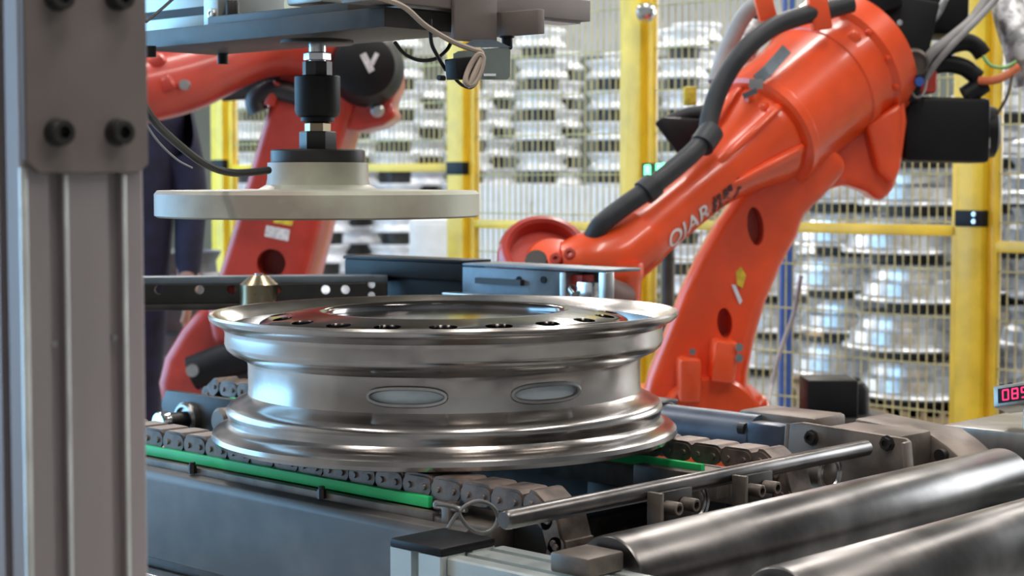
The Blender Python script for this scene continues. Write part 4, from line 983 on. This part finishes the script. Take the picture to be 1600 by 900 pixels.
MB().lathe((P(1302, 640, 4.0).x, 4.02, 0), Z, [(.07, 0), (.07, z0 - .05), (.125, z0 - .04), (.13, z0 - .02), (.125, z0), (0, z0)], 32).build('stand', M['darkplate'], kc)
wire('floor_cable', 'grey cable slanting to the floor in front of the mesh', [P(1252, 430, 4.7), P(1240, 490, 4.7), P(1222, 540, 4.65), P(1206, 600, 4.6), P(1198, 660, 4.55), PZ(1195, 760, 0.02)], .006, M['grey_cable'])

# ------------------------------------------------------------------ worker behind the left robot
YP = 5.75
px0 = P(262, 300, YP).x
wk = thing('person', 'person in navy workwear standing behind the red robot with arm hanging', 'person', (px0, YP, 0))
def skin_body(name, joints, edges, m, parent, sub=2):
    me = bpy.data.meshes.new(name); me.from_pydata([Vector(j[0]) for j in joints], edges, [])
    o = bpy.data.objects.new(name, me); C.objects.link(o); o.parent = parent
    bm = bmesh.new(); bm.from_mesh(me); bm.verts.layers.skin.verify(); bm.to_mesh(me); bm.free()
    for k, j in enumerate(joints): me.skin_vertices[0].data[k].radius = j[1]
    me.skin_vertices[0].data[0].use_root = True
    sk = o.modifiers.new('skin', 'SKIN'); sk.use_smooth_shade = True
    ss = o.modifiers.new('sub', 'SUBSURF'); ss.levels = sub; ss.render_levels = sub
    bpy.context.view_layer.update()
    me2 = bpy.data.meshes.new_from_object(o.evaluated_get(bpy.context.evaluated_depsgraph_get()))
    o.modifiers.clear(); o.data = me2; me2.materials.clear(); me2.materials.append(m)
    for p_ in me2.polygons: p_.use_smooth = True
    return o
sx = P(312, 190, YP).x - px0         # right shoulder from the frame
J = [((-.13, 0, .92), (.15, .11)), ((-.13, 0, 1.12), (.155, .11)), ((-.14, 0, 1.30), (.17, .11)), ((-.17, 0, 1.40), (.12, .08)), ((-.20, -.01, 1.49), (.055, .055)), ((-.20, -.02, 1.58), (.075, .09)), ((-.20, -.02, 1.68), (.07, .085)),
     ((sx - .07, 0, 1.36), (.075, .075)), ((sx - .03, .0, 1.10), (.060, .060)), ((sx - .035, -.04, .88), (.048, .048)), ((sx - .035, -.05, .80), (.030, .042)),
     ((-.30, 0, 1.38), (.07, .07)), ((-.38, 0, 1.12), (.055, .055)), ((-.36, -.12, .95), (.042, .042)), ((-.34, -.16, .88), (.03, .04)),
     ((-.09, 0, .82), (.10, .10)), ((-.09, -.01, .48), (.07, .07)), ((-.09, .01, .10), (.05, .05)), ((-.08, -.12, .045), (.045, .04)),
     ((-.26, 0, .82), (.10, .10)), ((-.27, -.01, .48), (.07, .07)), ((-.27, .01, .10), (.05, .05)), ((-.28, -.12, .045), (.045, .04))]
def fingers(jw, cx, cy, cz):
    for q, (dx, dy, ln) in enumerate(((0, -.034, .06), (.004, -.017, .075), (.004, 0, .08), (.003, .016, .075), (.0, .032, .06))):
        k0 = len(J); J.append(((cx + dx, cy + dy, cz - .055), (.009, .009))); J.append(((cx + dx - .006, cy + dy, cz - .055 - ln * .55), (.0085, .0085))); J.append(((cx + dx - .016, cy + dy, cz - .055 - ln), (.007, .007)))
        EX.extend([(jw, k0), (k0, k0 + 1), (k0 + 1, k0 + 2)])
EX = []
fingers(10, sx - .035, -.05, .80); fingers(14, -.34, -.16, .88)
Eg = [(0, 1), (1, 2), (2, 3), (3, 4), (4, 5), (5, 6), (2, 7), (7, 8), (8, 9), (9, 10), (2, 11), (11, 12), (12, 13), (13, 14), (0, 15), (15, 16), (16, 17), (17, 18), (0, 19), (19, 20), (20, 21), (21, 22)] + EX
body = skin_body('body', J, Eg, M['navy'], wk)
body.data.materials.append(M['skin'])
for p_ in body.data.polygons:
    c = p_.center
    if c.z > 1.47 or (c.z < .845 and c.x > sx - .088 and c.z > .62) or (c.y < -.13 and .70 < c.z < .92): p_.material_index = 1
MB().sphere(Vector((px0 - .20, YP + .015, 1.64)), .098, 12, (1, 1.05, 1.08)).build('hair', M['hair'], wk)
